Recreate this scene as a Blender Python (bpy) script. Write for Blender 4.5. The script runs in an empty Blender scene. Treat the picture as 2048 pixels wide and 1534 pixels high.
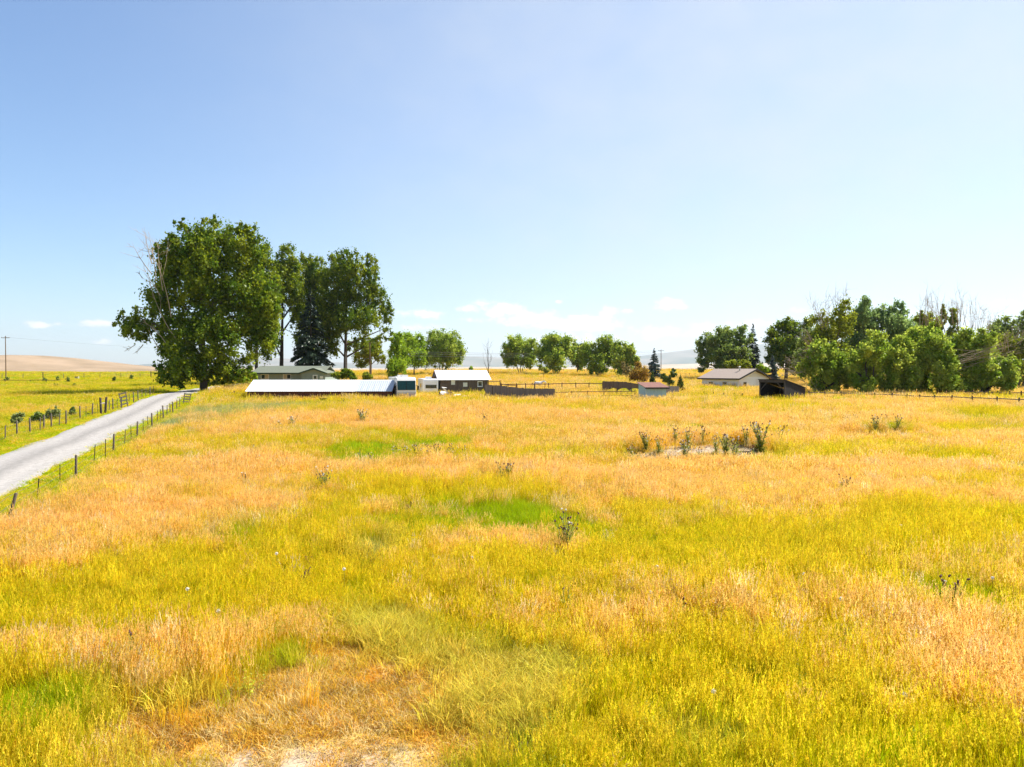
import bpy, math, random
import numpy as np
from mathutils import Vector, Matrix
R = math.radians
SC = bpy.context.scene
COL = SC.collection
rng = np.random.default_rng(7)
random.seed(7)

# ---------------------------------------------------------------- camera, sky, sun, exposure
CAM_Z, FPX, HOR = 6.2, 1365.0, 740.0            # eye height (m), focal length and horizon row of the 2048 px photograph
cam = bpy.data.objects.new('camera', bpy.data.cameras.new('camera'))
COL.objects.link(cam)
cam.data.sensor_width = 36.0
cam.data.lens = 36.0 * FPX / 2048.0
cam.data.clip_start = 0.1
cam.data.clip_end = 60000.0
cam.location = (0, 0, CAM_Z)
cam.rotation_euler = (R(90) - math.atan((767 - HOR) / FPX), 0, 0)
SC.camera = cam

SUN_EL, SUN_AZ = 50.0, 60.0                      # degrees; azimuth clockwise from the view direction (+Y)
w = bpy.data.worlds.new('World'); SC.world = w; w.use_nodes = True
nt = w.node_tree; nt.nodes.clear()
def wn(t, **k):
    n = nt.nodes.new(t)
    for a, b in k.items(): setattr(n, a, b)
    return n
def wm(op, a, b=None, c=None):
    n = wn('ShaderNodeMath', operation=op)
    for i, v in enumerate((a, b, c)):
        if v is None: continue
        if isinstance(v, (int, float)): n.inputs[i].default_value = v
        else: nt.links.new(v, n.inputs[i])
    return n.outputs[0]
sky = wn('ShaderNodeTexSky', sky_type='NISHITA')
sky.sun_disc = False
sky.sun_elevation = R(SUN_EL); sky.sun_rotation = R(SUN_AZ)
sky.altitude = 0.0; sky.air_density = 1.1; sky.dust_density = 0.4; sky.ozone_density = 6.0
tc = wn('ShaderNodeTexCoord')
sx = wn('ShaderNodeSeparateXYZ'); nt.links.new(tc.outputs['Generated'], sx.inputs[0])
az = wm('ARCTAN2', sx.outputs[0], sx.outputs[1])
el = wm('ARCSINE', sx.outputs[2])
cx = wn('ShaderNodeCombineXYZ'); nt.links.new(az, cx.inputs[0]); nt.links.new(wm('MULTIPLY', el, 1.7), cx.inputs[1])
nz = wn('ShaderNodeTexNoise'); nt.links.new(cx.outputs[0], nz.inputs['Vector'])
nz.inputs['Scale'].default_value = 42; nz.inputs['Detail'].default_value = 7; nz.inputs['Roughness'].default_value = 0.62
nb = wn('ShaderNodeTexNoise'); nt.links.new(cx.outputs[0], nb.inputs['Vector'])
nb.inputs['Scale'].default_value = 9; nb.inputs['Detail'].default_value = 3
CLOUDS = [(855,630,38,8,.8),(935,617,24,7,.6),(970,605,22,6,.8),(1010,622,42,12,1),(1060,638,62,14,1),(1130,646,72,12,1),
          (1190,650,52,13,.9),(1221,626,18,11,.9),(1335,610,36,10,.9),(1252,624,16,5,.6),(1120,604,9,3,.6),(812,628,24,7,.8),
          (1180,676,130,12,.5),(1420,660,90,14,.6),(1320,662,70,12,.6),(1500,648,40,8,.6),(75,650,36,6,.7),(120,648,26,5,.5),
          (200,648,34,7,.8),(206,683,24,6,.45),(850,655,60,8,.4),(2000,606,26,6,.7),(1600,622,26,6,.6),(960,640,40,6,.5),
          (470,662,60,9,.4),(640,650,50,9,.4)]
m = None
for (px, py, rx, ry, wt) in CLOUDS:
    a0 = math.atan((px - 1024) / FPX); c0 = math.cos(a0)
    e0 = math.atan((HOR - py) / FPX * c0)
    u = wm('DIVIDE', wm('SUBTRACT', az, a0), rx * 1.25 / FPX * c0 * c0)
    v = wm('DIVIDE', wm('SUBTRACT', el, e0), ry * 1.35 / FPX * c0)
    d = wm('ADD', wm('MULTIPLY', u, u), wm('MULTIPLY', v, v))
    s = wm('SUBTRACT', wt, d)
    m = s if m is None else wm('MAXIMUM', m, s)
# the same band of fair-weather cumulus goes on round the rest of the horizon
side = wm('SUBTRACT', wm('MULTIPLY', wm('SUBTRACT', nb.outputs[0], 0.5), 5.0), wm('MULTIPLY', wm('ABSOLUTE', wm('SUBTRACT', el, 0.075)), 22.0))
side = wm('SUBTRACT', side, wm('MULTIPLY', wm('LESS_THAN', wm('ABSOLUTE', az), 0.66), 50.0))
m = wm('MAXIMUM', m, side)
m = wm('ADD', m, wm('MULTIPLY', wm('SUBTRACT', nz.outputs[0], 0.42), 4.2))
mr = wn('ShaderNodeMapRange', interpolation_type='SMOOTHSTEP')
nt.links.new(m, mr.inputs[0]); mr.inputs[1].default_value = 0.0; mr.inputs[2].default_value = 1.2; mr.inputs[3].default_value = 0; mr.inputs[4].default_value = 0.95
vl = wn('ShaderNodeMix', data_type='RGBA'); vl.inputs[7].default_value = (4.3, 4.56, 4.82, 1)   # thin high cloud, brighter round the sun
vr = wn('ShaderNodeMapRange', interpolation_type='SMOOTHSTEP'); nt.links.new(wm('COSINE', wm('SUBTRACT', az, R(SUN_AZ))), vr.inputs[0])
vr.inputs[1].default_value = -0.15; vr.inputs[2].default_value = 0.85; vr.inputs[3].default_value = 0.0; vr.inputs[4].default_value = 0.6
nt.links.new(wm('MULTIPLY', vr.outputs[0], wm('ADD', wm('MULTIPLY', nb.outputs[0], 0.7), 0.65)), vl.inputs[0])
nt.links.new(sky.outputs[0], vl.inputs[6])
mx = wn('ShaderNodeMix', data_type='RGBA')
nt.links.new(mr.outputs[0], mx.inputs[0]); nt.links.new(vl.outputs[2], mx.inputs[6]); 
cs_ = wn('ShaderNodeMix', data_type='RGBA'); cs_.inputs[6].default_value = (5.3, 5.4, 5.5, 1); cs_.inputs[7].default_value = (7.4, 7.2, 7.0, 1)   # shaded and lit parts of the cumulus
cf = wn('ShaderNodeMapRange'); nt.links.new(m, cf.inputs[0]); cf.inputs[1].default_value = 0.3; cf.inputs[2].default_value = 1.5
nt.links.new(cf.outputs[0], cs_.inputs[0]); nt.links.new(cs_.outputs[2], mx.inputs[7])
bg = wn('ShaderNodeBackground'); nt.links.new(mx.outputs[2], bg.inputs[0]); bg.inputs[1].default_value = 0.080
wo = wn('ShaderNodeOutputWorld'); nt.links.new(bg.outputs[0], wo.inputs[0])

sd = bpy.data.lights.new('sun', 'SUN'); sd.energy = 5.0; sd.angle = R(0.53); sd.color = (1.0, 0.95, 0.87)
sun = bpy.data.objects.new('sun', sd); COL.objects.link(sun)
sdir = Vector((math.sin(R(SUN_AZ)) * math.cos(R(SUN_EL)), math.cos(R(SUN_AZ)) * math.cos(R(SUN_EL)), math.sin(R(SUN_EL))))
sun.rotation_euler = sdir.to_track_quat('Z', 'Y').to_euler(); sun.location = sdir * 60

vs = SC.view_settings
vs.view_transform = 'Standard'; vs.look = 'None'; vs.gamma = 1.0; vs.use_curve_mapping = False
vs.exposure = 1.2
SC.render.film_transparent = False
cy = SC.cycles
cy.max_bounces = 7; cy.diffuse_bounces = 3; cy.glossy_bounces = 2; cy.transmission_bounces = 4; cy.transparent_max_bounces = 8
cy.volume_bounces = 0; cy.caustics_reflective = False; cy.caustics_refractive = False
cy.sample_clamp_indirect = 6.0; cy.sample_clamp_direct = 12.0
cy.use_denoising = True
try: cy.denoiser = 'OPENIMAGEDENOISE'; cy.denoising_input_passes = 'RGB_ALBEDO_NORMAL'; cy.denoising_prefilter = 'ACCURATE'
except Exception: pass

# ---------------------------------------------------------------- helpers
def link(o, parent=None):
    COL.objects.link(o)
    if parent is not None: o.parent = parent
    return o
def tag(o, label=None, cat=None, group=None, kind=None):
    if label: o['label'] = label
    if cat: o['category'] = cat
    if group: o['group'] = group
    if kind: o['kind'] = kind
    return o
def empty(name, loc, rz=0.0):
    o = bpy.data.objects.new(name, None); o.empty_display_size = 0.3
    COL.objects.link(o); o.location = loc; o.rotation_euler = (0, 0, rz)
    return o
def mesh_np(name, V, F, attrs=None, smooth=False):
    """V (n,3); F (m,k) or list of (m,k) arrays; attrs {name: (n,) or (n,3) per-point}"""
    Fs = F if isinstance(F, list) else [F]
    Fs = [f for f in Fs if len(f)]
    me = bpy.data.meshes.new(name)
    me.vertices.add(len(V)); me.vertices.foreach_set('co', np.ascontiguousarray(V, dtype=np.float32).ravel())
    nl = sum(f.size for f in Fs); npol = sum(len(f) for f in Fs)
    me.loops.add(nl); me.polygons.add(npol)
    me.loops.foreach_set('vertex_index', np.concatenate([f.ravel() for f in Fs]).astype(np.int32))
    tot = np.concatenate([np.full(len(f), f.shape[1]) for f in Fs]).astype(np.int32)
    st = np.concatenate([[0], np.cumsum(tot)[:-1]]).astype(np.int32)
    me.polygons.foreach_set('loop_start', st)
    try: me.polygons.foreach_set('loop_total', tot)
    except Exception: pass
    if smooth: me.polygons.foreach_set('use_smooth', np.ones(npol, dtype=bool))
    for k, a in (attrs or {}).items():
        a = np.asarray(a, dtype=np.float32)
        if a.ndim == 1:
            at = me.attributes.new(k, 'FLOAT', 'POINT'); at.data.foreach_set('value', a)
        else:
            at = me.attributes.new(k, 'FLOAT_VECTOR', 'POINT'); at.data.foreach_set('vector', a.ravel())
    me.update(calc_edges=True); me.validate()
    return me
def obj(name, me, mat, parent=None, loc=None):
    o = bpy.data.objects.new(name, me)
    if mat is not None and not me.materials: me.materials.append(mat)
    link(o, parent)
    if loc is not None: o.location = loc
    return o
class MB:
    """collects boxes, prisms and tubes into one mesh"""
    def __init__(s): s.v = []; s.f = []
    def add(s, v, f):
        n = len(s.v); s.v += [tuple(p) for p in v]; s.f += [tuple(i + n for i in q) for q in f]; return s
    def box(s, x0, x1, y0, y1, z0, z1):
        return s.add([(x0,y0,z0),(x1,y0,z0),(x1,y1,z0),(x0,y1,z0),(x0,y0,z1),(x1,y0,z1),(x1,y1,z1),(x0,y1,z1)],
                     [(0,3,2,1),(4,5,6,7),(0,1,5,4),(1,2,6,5),(2,3,7,6),(3,0,4,7)])
    def prism(s, poly, axis, a, b):
        """poly: 2D points; extruded along axis ('x': poly=(y,z), 'y': poly=(x,z), 'z': poly=(x,y)) from a to b"""
        n = len(poly)
        def P(p, t): return (t,p[0],p[1]) if axis == 'x' else ((p[0],t,p[1]) if axis == 'y' else (p[0],p[1],t))
        return s.add([P(p, a) for p in poly] + [P(p, b) for p in poly],
                     [tuple(range(n))[::-1], tuple(range(n, 2*n))] + [(i,(i+1)%n,(i+1)%n+n,i+n) for i in range(n)])
    def tube(s, pts, rad, sides=6, caps=True):
        pts = [Vector(p) for p in pts]
        rad = rad if isinstance(rad, (list, tuple)) else [rad]*len(pts)
        V = []; F = []
        for i, p in enumerate(pts):
            t = (pts[min(i+1,len(pts)-1)] - pts[max(i-1,0)]).normalized()
            u = t.orthogonal().normalized() if i == 0 else (u - t*u.dot(t)).normalized()
            b = t.cross(u)
            for k in range(sides):
                a = 2*math.pi*k/sides
                V.append(p + (u*math.cos(a) + b*math.sin(a))*rad[i])
        for i in range(len(pts)-1):
            for k in range(sides):
                k2 = (k+1) % sides
                F.append((i*sides+k, i*sides+k2, (i+1)*sides+k2, (i+1)*sides+k))
        if caps:
            F.append(tuple(range(sides))[::-1]); F.append(tuple(range((len(pts)-1)*sides, len(pts)*sides)))
        return s.add(V, F)
    def slab(s, q, t):
        """a quad q (4 points) given thickness t along its normal"""
        q = [Vector(p) for p in q]; n = (q[1]-q[0]).cross(q[3]-q[0]).normalized()*t
        return s.add(q + [p+n for p in q], [(3,2,1,0),(4,5,6,7),(0,1,5,4),(1,2,6,5),(2,3,7,6),(3,0,4,7)])
    def mesh(s, name, smooth=False):
        me = bpy.data.meshes.new(name); me.from_pydata(s.v, [], s.f)
        if smooth: me.polygons.foreach_set('use_smooth', [True]*len(me.polygons))
        me.update(); return me
    def build(s, name, mat, parent=None, smooth=False): return obj(name, s.mesh(name, smooth), mat, parent)

def material(name, col, col2=None, rough=0.85, scale=6.0, detail=5, stretch=(1,1,1), bump=0.0, bscale=None, spec=0.3, metal=0.0, lo=0.35, hi=0.65, trans=0.0):
    mt = bpy.data.materials.new(name); mt.use_nodes = True
    t = mt.node_tree; b = t.nodes['Principled BSDF']
    b.inputs['Roughness'].default_value = rough; b.inputs['Metallic'].default_value = metal
    b.inputs['Specular IOR Level'].default_value = spec
    if trans: b.inputs['Transmission Weight'].default_value = trans
    if col2 is None:
        col2 = tuple(c*0.8 for c in col)
    tcn = t.nodes.new('ShaderNodeTexCoord'); mp = t.nodes.new('ShaderNodeMapping'); mp.inputs['Scale'].default_value = stretch
    t.links.new(tcn.outputs['Object'], mp.inputs[0])
    n = t.nodes.new('ShaderNodeTexNoise'); n.inputs['Scale'].default_value = scale; n.inputs['Detail'].default_value = detail; n.inputs['Roughness'].default_value = 0.6
    t.links.new(mp.outputs[0], n.inputs['Vector'])
    r = t.nodes.new('ShaderNodeMapRange'); r.inputs[1].default_value = lo; r.inputs[2].default_value = hi
    t.links.new(n.outputs[0], r.inputs[0])
    mi = t.nodes.new('ShaderNodeMix'); mi.data_type = 'RGBA'
    t.links.new(r.outputs[0], mi.inputs[0]); mi.inputs[6].default_value = (*col, 1); mi.inputs[7].default_value = (*col2, 1)
    t.links.new(mi.outputs[2], b.inputs['Base Color'])
    if bump:
        n2 = t.nodes.new('ShaderNodeTexNoise'); n2.inputs['Scale'].default_value = bscale or scale*4; n2.inputs['Detail'].default_value = 4
        t.links.new(mp.outputs[0], n2.inputs['Vector'])
        bp = t.nodes.new('ShaderNodeBump'); bp.inputs['Strength'].default_value = bump; bp.inputs['Distance'].default_value = 0.05
        t.links.new(n2.outputs[0], bp.inputs['Height']); t.links.new(bp.outputs[0], b.inputs['Normal'])
    return mt

# --- value noise
def _h(ix, iy, s):
    n = (ix.astype(np.int64)*374761393 + iy.astype(np.int64)*668265263 + s*1274126177) & 0x7fffffff
    n = ((n ^ (n >> 13)) * 1274126177) & 0x7fffffff
    return ((n ^ (n >> 16)) & 0xffff) / 65535.0
def vnoise(x, y, s=0):
    x = np.asarray(x, float); y = np.asarray(y, float)
    ix = np.floor(x); iy = np.floor(y); fx = x-ix; fy = y-iy
    fx = fx*fx*(3-2*fx); fy = fy*fy*(3-2*fy)
    a = _h(ix,iy,s); b = _h(ix+1,iy,s); c = _h(ix,iy+1,s); d = _h(ix+1,iy+1,s)
    return (a*(1-fx)+b*fx)*(1-fy) + (c*(1-fx)+d*fx)*fy
def fbm(x, y, s=0, o=4):
    t = 0; amp = 0.5; tot = 0
    for i in range(o):
        t = t + amp*vnoise(x*2**i+17.3*i, y*2**i+9.1*i, s+i); tot += amp; amp *= 0.55
    return t/tot
def sstep(a, b, x):
    t = np.clip((np.asarray(x, float)-a)/(b-a), 0, 1); return t*t*(3-2*t)

# ---------------------------------------------------------------- terrain
_ky = np.array([-400,-50,15,30,50,70,88,110,130,165,200,245,285,330,400,520,800,1500,3000,9000,30000.])
_kz = np.array([0,0,0,.28,.98,1.75,2.32,2.6,2.85,3.45,4.2,5.1,5.72,5.6,4.2,1.0,-6,-14,-22,-30,-40.])
_fy = np.concatenate([np.arange(-400,600,1.0), np.arange(600,30001,50.0)])
_fz = np.interp(_fy, _ky, _kz)
_sm = np.convolve(np.pad(_fz[:1000], 12, mode='edge'), np.ones(25)/25, 'valid'); _fz[:1000] = _sm
BUMPS = []                                       # (x, y, radius x, radius y, height): the spoil heaps
def gz(x, y):
    x = np.asarray(x, float); y = np.asarray(y, float)
    z = np.interp(y, _fy, _fz)
    near = 1 - sstep(300, 900, np.hypot(x, y))
    z = z + near*((fbm(x/26, y/26, 11, 3)-0.5)*0.7*sstep(20, 70, y) + (fbm(x/5, y/5, 12, 2)-0.5)*0.22)
    z = z + near*1.1*sstep(150, 260, y)*sstep(-10, -120, x)*-0.6
    for (bx, by, rx, ry, h) in BUMPS:
        q = ((x-bx)/rx)**2 + ((y-by)/ry)**2
        z = z + h*np.exp(-q*1.6)*(0.8+0.4*fbm(x/0.9, y/0.9, 5, 3))
    return z
PITCH = math.atan((767-HOR)/FPX)
def ray(px, py):
    u = (px-1024)/FPX; v = (767-py)/FPX
    return (u, math.cos(PITCH)+v*math.sin(PITCH), v*math.cos(PITCH)-math.sin(PITCH))
def unproj(px, py):
    """the ground point seen at a photograph pixel"""
    dx, dy, dz = ray(px, py); t = 4.0
    last = t
    while t < 400:
        if CAM_Z + dz*t < float(gz(dx*t, dy*t)):
            a, b = last, t
            for _ in range(24):
                c = (a+b)/2
                if CAM_Z + dz*c < float(gz(dx*c, dy*c)): b = c
                else: a = c
            return (dx*a, dy*a)
        last = t; t *= 1.03
    return (dx*300, dy*300)
def at(px, d):
    """the ground point in the direction of photograph column px at distance d ahead"""
    x = (px-1024)/FPX*d
    return Vector((x, d, float(gz(x, d))))
def rowz(py, d):                                 # height of a point seen on row py at distance d
    return CAM_Z + (HOR-py)/FPX*d
for (px, py, rx, hh) in ((1400,905,5.2,.55),(1300,908,3.2,.3),(1490,898,2.6,.4),(1770,872,4.0,.62),(640,1560,2.0,.12)):
    X, Y = unproj(px, py); BUMPS.append((X, Y, rx, rx*0.75, hh))

# --- road: edges read off the photograph, as ground points
RL = [(-420,1062),(-200,990),(0,913),(102,876),(205,839),(297,800),(323,784),(345,775)]
RR = [(-420,1235),(-200,1115),(0,1005),(123,928),(223,878),(303,828),(345,800),(368,783)]
rl = np.array([unproj(*p) for p in RL]); rr_ = np.array([unproj(*p) for p in RR])
def _near(p, P):
    best = None
    for a, b in zip(P[:-1], P[1:]):
        t = np.clip(np.dot(p-a, b-a)/np.dot(b-a, b-a), 0, 1); q = a+(b-a)*t
        if best is None or np.linalg.norm(q-p) < np.linalg.norm(best-p): best = q
    return best
mid = np.array([(p+_near(p, rr_))/2 for p in rl[:-2]]); half = np.array([np.linalg.norm(p-_near(p, rr_))/2 for p in rl[:-2]])
mid = np.vstack([mid, [mid[-1]+np.array([-5.0, 16.0])]])
ext = np.array([mid[-1]+(-6,24), mid[-1]+(-10,70), mid[-1]+(-22,140)])
mid = np.vstack([mid, ext])
# resample the centre line evenly
seg = np.concatenate([[0], np.cumsum(np.linalg.norm(np.diff(mid, axis=0), axis=1))])
def _cr(P, S, s):
    i = int(np.clip(np.searchsorted(S, s)-1, 0, len(P)-2)); t = (s-S[i])/(S[i+1]-S[i])
    p0, p1, p2, p3 = P[max(i-1,0)], P[i], P[i+1], P[min(i+2,len(P)-1)]
    return 0.5*((2*p1)+(-p0+p2)*t+(2*p0-5*p1+4*p2-p3)*t*t+(-p0+3*p1-3*p2+p3)*t**3)
RC = np.array([_cr(mid, seg, s) for s in np.arange(0, seg[-1], 1.0)])
RC = np.stack([np.convolve(np.pad(RC[:,i], 4, mode='edge'), np.ones(9)/9, 'valid') for i in (0,1)], 1)
RT = np.gradient(RC, axis=0); RT /= np.linalg.norm(RT, axis=1)[:,None]; RN = np.stack([RT[:,1], -RT[:,0]], 1)   # RN points to the right of travel
ROAD_W = 2.35
def road_off(x, y):
    """signed distance to the road's centre line (+ to the right of travel), and the index along it"""
    x = np.atleast_1d(np.asarray(x, float)); y = np.atleast_1d(np.asarray(y, float))
    out = np.empty(len(x)); idx = np.empty(len(x), int)
    for a in range(0, len(x), 20000):
        dx = x[a:a+20000,None]-RC[None,:,0]; dy = y[a:a+20000,None]-RC[None,:,1]
        q = dx*dx+dy*dy; i = q.argmin(1); k = np.arange(len(i))
        out[a:a+20000] = dx[k,i]*RN[i,0]+dy[k,i]*RN[i,1]; idx[a:a+20000] = i
        far = q[k,i] > (out[a:a+20000]**2+9)
        out[a:a+20000] = np.where(far, np.sign(out[a:a+20000])*np.sqrt(q[k,i]), out[a:a+20000])
    return out, idx
# ---------------------------------------------------------------- colour zones of the meadow (world space)
STEM = np.array([[.82,.52,.010],[.61,.545,.003],[.38,.49,.003],[.80,.49,.050],[.74,.63,.075],[.40,.44,.18],[.62,.46,.20]])
HEAD = np.array([[.90,.60,.18],[.77,.59,.02],[.58,.54,.02],[.86,.59,.19],[.80,.67,.15],[.50,.54,.50],[.80,.60,.36]])
#               gold            yellow-green   green          rust-orange    straw          blue-grey weed  bare
ZP = [(740,945,120,16,2,.75),(1130,905,75,16,2,.8),(1000,968,55,16,2,1.0),(1075,1050,70,30,2,.9),(900,1020,60,22,2,.9),(120,948,70,40,2,1.0),
      (30,1030,70,45,2,1.3),(640,1060,90,40,1,1.2),(860,855,46,7,2,.9),(1650,846,95,16,2,.9),(1950,850,90,20,2,1.0),(2035,1060,45,30,2,1.2),
      (560,1350,170,45,2,1.1),(60,1480,130,60,2,1.1),(1880,1200,120,50,2,.8),(1800,1050,180,40,1,1.2),(1450,1380,150,70,1,.8),(1330,1450,130,60,1,.8),
      (620,830,200,9,1,.9),(480,800,90,10,1,.9),(1240,785,60,9,2,1.4),(1420,800,90,8,1,.8),(560,895,110,14,1,1.0),(420,900,90,12,1,.8),(980,1000,300,20,1,.6),
      (220,1080,250,55,0,1.2),(430,965,240,42,0,1.3),(1350,960,270,36,0,1.2),(1260,1240,170,45,0,.6),(1080,1108,90,18,0,.9),(1920,1380,150,130,0,1.2),
      (1960,1330,120,90,0,.9),(1650,1235,200,40,0,.5),(1760,1005,160,22,0,.6),(1250,982,220,20,0,.9),(700,850,500,18,0,.5),(1300,840,500,20,0,.5),(760,862,200,9,6,.42),(1350,832,260,7,6,.42),(520,880,160,8,6,.4),(1150,870,150,7,6,.4),(1700,905,200,10,6,.42),(330,975,140,14,6,.4),(1300,972,180,12,6,.4),(980,815,200,5,1,1.0),(1480,822,160,5,1,1.0),(760,800,140,5,1,.9),(1860,885,150,9,1,1.0),(1250,855,110,5,1,.9),(950,1290,90,20,1,.7),
      (560,1440,260,75,3,2.6),(800,1360,190,60,3,2.2),(740,1480,300,50,3,2.2),(330,1480,140,50,3,.6),(1500,1150,260,60,1,1.0),(1650,1100,260,40,1,.8),(1150,1180,260,60,1,.6),(700,1180,300,50,1,.6),(300,1230,260,50,1,.6),(1700,1420,160,70,1,.5),
      (1000,1395,110,50,4,1.4),(760,1290,140,32,4,1.1),(1130,1350,80,45,4,1.0),(1430,1480,140,50,4,.7),(300,1400,140,40,4,.5),(900,1320,90,25,4,.8),
      (470,826,110,12,5,1.5),(320,862,42,18,5,1.4),(770,1130,42,24,5,1.0),(400,850,60,8,5,.7),(1290,915,50,12,5,.8),
      (620,1515,240,60,6,3.0),(560,1640,320,90,6,1.2),(1400,907,120,17,6,1.9),(1290,910,60,13,6,1.4),(1770,870,80,10,6,2.2),(1480,905,60,12,6,1.5),(1230,925,60,8,6,.7)]
ZW = []
for (px, py, rx, ry, k, wt) in ZP:
    X, Y = unproj(px, py); Y1 = unproj(px, py-ry)[1]; Y0 = unproj(px, min(py+ry, 1700))[1]
    ZW.append((X, Y, max(rx*Y/FPX, .6), max((Y1-Y0)/2, .6), k, wt))
def zones(x, y):
    """weights (n,7) of the plant kinds at ground points"""
    x = np.asarray(x, float); y = np.asarray(y, float)
    d = np.hypot(x, y)
    wx = x + (fbm(x/4, y/4, 31, 3)-.5)*5; wy = y + (fbm(x/4, y/4, 41, 3)-.5)*5
    a = fbm(wx/8, wy/4.5, 1, 4); b = fbm(wx/5, wy/3.2, 2, 4); c = fbm(wx/11, wy/8, 3, 3)
    W = np.zeros((len(x), 7))
    far = sstep(34, 60, d)
    W[:,0] = np.clip((a-.49+.14*far)*8+.28, 0, 1.7)
    W[:,1] = np.clip((b-.45-.04*far)*8+.5, 0, 1.6)
    W[:,2] = np.clip((c-.52)*8, 0, 1.2)
    W[:,3] = np.clip((fbm(wx/6, wy/4, 4, 3)-.60)*6, 0, .6)
    W[:,4] = np.clip((fbm(wx/4, wy/4, 6, 3)-.66)*6, 0, .5)
    f1 = fbm(x/1.5, y/1.2, 71, 3); f2 = fbm(x/1.9, y/1.4, 72, 3)
    W[:,2] += np.clip((f1-.60)*4, 0, .5); W[:,1] += np.clip((f2-.56)*4, 0, .5); W[:,0] += np.clip((.42-f2)*3, 0, .4)
    for (X, Y, rx, ry, k, wt) in ZW:
        q = ((wx*.55+x*.45-X)/rx)**2+((wy*.55+y*.45-Y)/ry)**2
        g = np.exp(-q*.9)*wt
        W[:,k] += g
        if k != 6: W *= 1; W[:,[i for i in range(6) if i != k]] *= (1-.7*np.clip(g, 0, 1))[:,None]
    W[:,6] *= .9+.3*vnoise(x/.4, y/.4, 77)
    return W
def pasture(x, y):
    off, _ = road_off(x, y)
    return off < -(ROAD_W+3.2)
def zcol(W, pal):
    S = W.sum(1, keepdims=True)+1e-6
    return (W/S)@pal

# ---------------------------------------------------------------- ground sheet
def axis(near, step, far, n):
    a = np.arange(0, near, step); b = near*np.exp(np.linspace(0, math.log(far/near), n)); return np.concatenate([a, b])
ya = axis(150, 0.9, 30000, 90); yb = -axis(40, 4, 8000, 20)[1:][::-1]; gy = np.concatenate([yb, ya])
xa = axis(110, 1.1, 30000, 90); gx = np.concatenate([-xa[1:][::-1], xa])
GX, GY = np.meshgrid(gx, gy); GZ = gz(GX.ravel(), GY.ravel())
V = np.stack([GX.ravel(), GY.ravel(), GZ], 1)
nx, ny = len(gx), len(gy)
I = (np.arange(ny-1)[:,None]*nx+np.arange(nx-1)[None,:]).ravel()
F = np.stack([I, I+1, I+nx+1, I+nx], 1)
W = zones(V[:,0], V[:,1])
gc = zcol(W+.02, STEM)*.62
bare = np.clip(W[:,6]-.35, 0, 1)
soil = np.array([.42,.32,.22])
gc = gc*(1-bare[:,None])+soil*bare[:,None]
dd = np.hypot(V[:,0], V[:,1])
pm = np.zeros(len(V), bool); k = dd < 700; pm[k] = pasture(V[k,0], V[k,1])
pg = fbm(V[:,0]/9, V[:,1]/6, 21, 3)[:,None]
pc = np.array([.24,.26,.015])*(1-pg)+np.array([.38,.32,.03])*pg
gc = np.where(pm[:,None], pc, gc)
# far fields: gold hay stubble and green strips
fn = fbm(V[:,0]/60, V[:,1]/22, 51, 3)[:,None]; fcol = np.array([.42,.26,.05])*(1-sstep(.4,.6,fn))+np.array([.32,.28,.03])*sstep(.4,.6,fn)
tf = sstep(105, 150, V[:,1])[:,None]*(~pm)[:,None]
gc = gc*(1-tf)+fcol*tf
tf = sstep(330, 600, dd)[:,None]; gc = gc*(1-tf)+np.array([.40,.32,.20])*tf
ground_me = mesh_np('ground', V, F, {'tint': gc}, smooth=True)
def attr_mat(name, attr='tint', kind='GEOMETRY', rough=.95, n_scale=3.0, n_amt=.5, bump=.4, n2=14.0):
    mt = bpy.data.materials.new(name); mt.use_nodes = True; t = mt.node_tree; b = t.nodes['Principled BSDF']
    b.inputs['Roughness'].default_value = rough; b.inputs['Specular IOR Level'].default_value = .1
    a = t.nodes.new('ShaderNodeAttribute'); a.attribute_name = attr; a.attribute_type = kind
    tcn = t.nodes.new('ShaderNodeTexCoord')
    n = t.nodes.new('ShaderNodeTexNoise'); n.inputs['Scale'].default_value = n_scale; n.inputs['Detail'].default_value = 8; n.inputs['Roughness'].default_value = .7
    t.links.new(tcn.outputs['Object'], n.inputs['Vector'])
    r = t.nodes.new('ShaderNodeMapRange'); r.inputs[1].default_value = .3; r.inputs[2].default_value = .7; r.inputs[3].default_value = 1-n_amt; r.inputs[4].default_value = 1+n_amt*.6
    t.links.new(n.outputs[0], r.inputs[0])
    vm = t.nodes.new('ShaderNodeVectorMath'); vm.operation = 'SCALE'
    t.links.new(a.outputs['Vector'], vm.inputs[0]); t.links.new(r.outputs[0], vm.inputs['Scale'])
    t.links.new(vm.outputs[0], b.inputs['Base Color'])
    if bump:
        m2 = t.nodes.new('ShaderNodeTexNoise'); m2.inputs['Scale'].default_value = n2; m2.inputs['Detail'].default_value = 5
        t.links.new(tcn.outputs['Object'], m2.inputs['Vector'])
        bp = t.nodes.new('ShaderNodeBump'); bp.inputs['Strength'].default_value = bump; bp.inputs['Distance'].default_value = .1
        t.links.new(m2.outputs[0], bp.inputs['Height']); t.links.new(bp.outputs[0], b.inputs['Normal'])
    return mt
tag(obj('ground', ground_me, attr_mat('meadow_soil')), 'dry meadow ground rising gently to a low crest', kind='structure')

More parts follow.
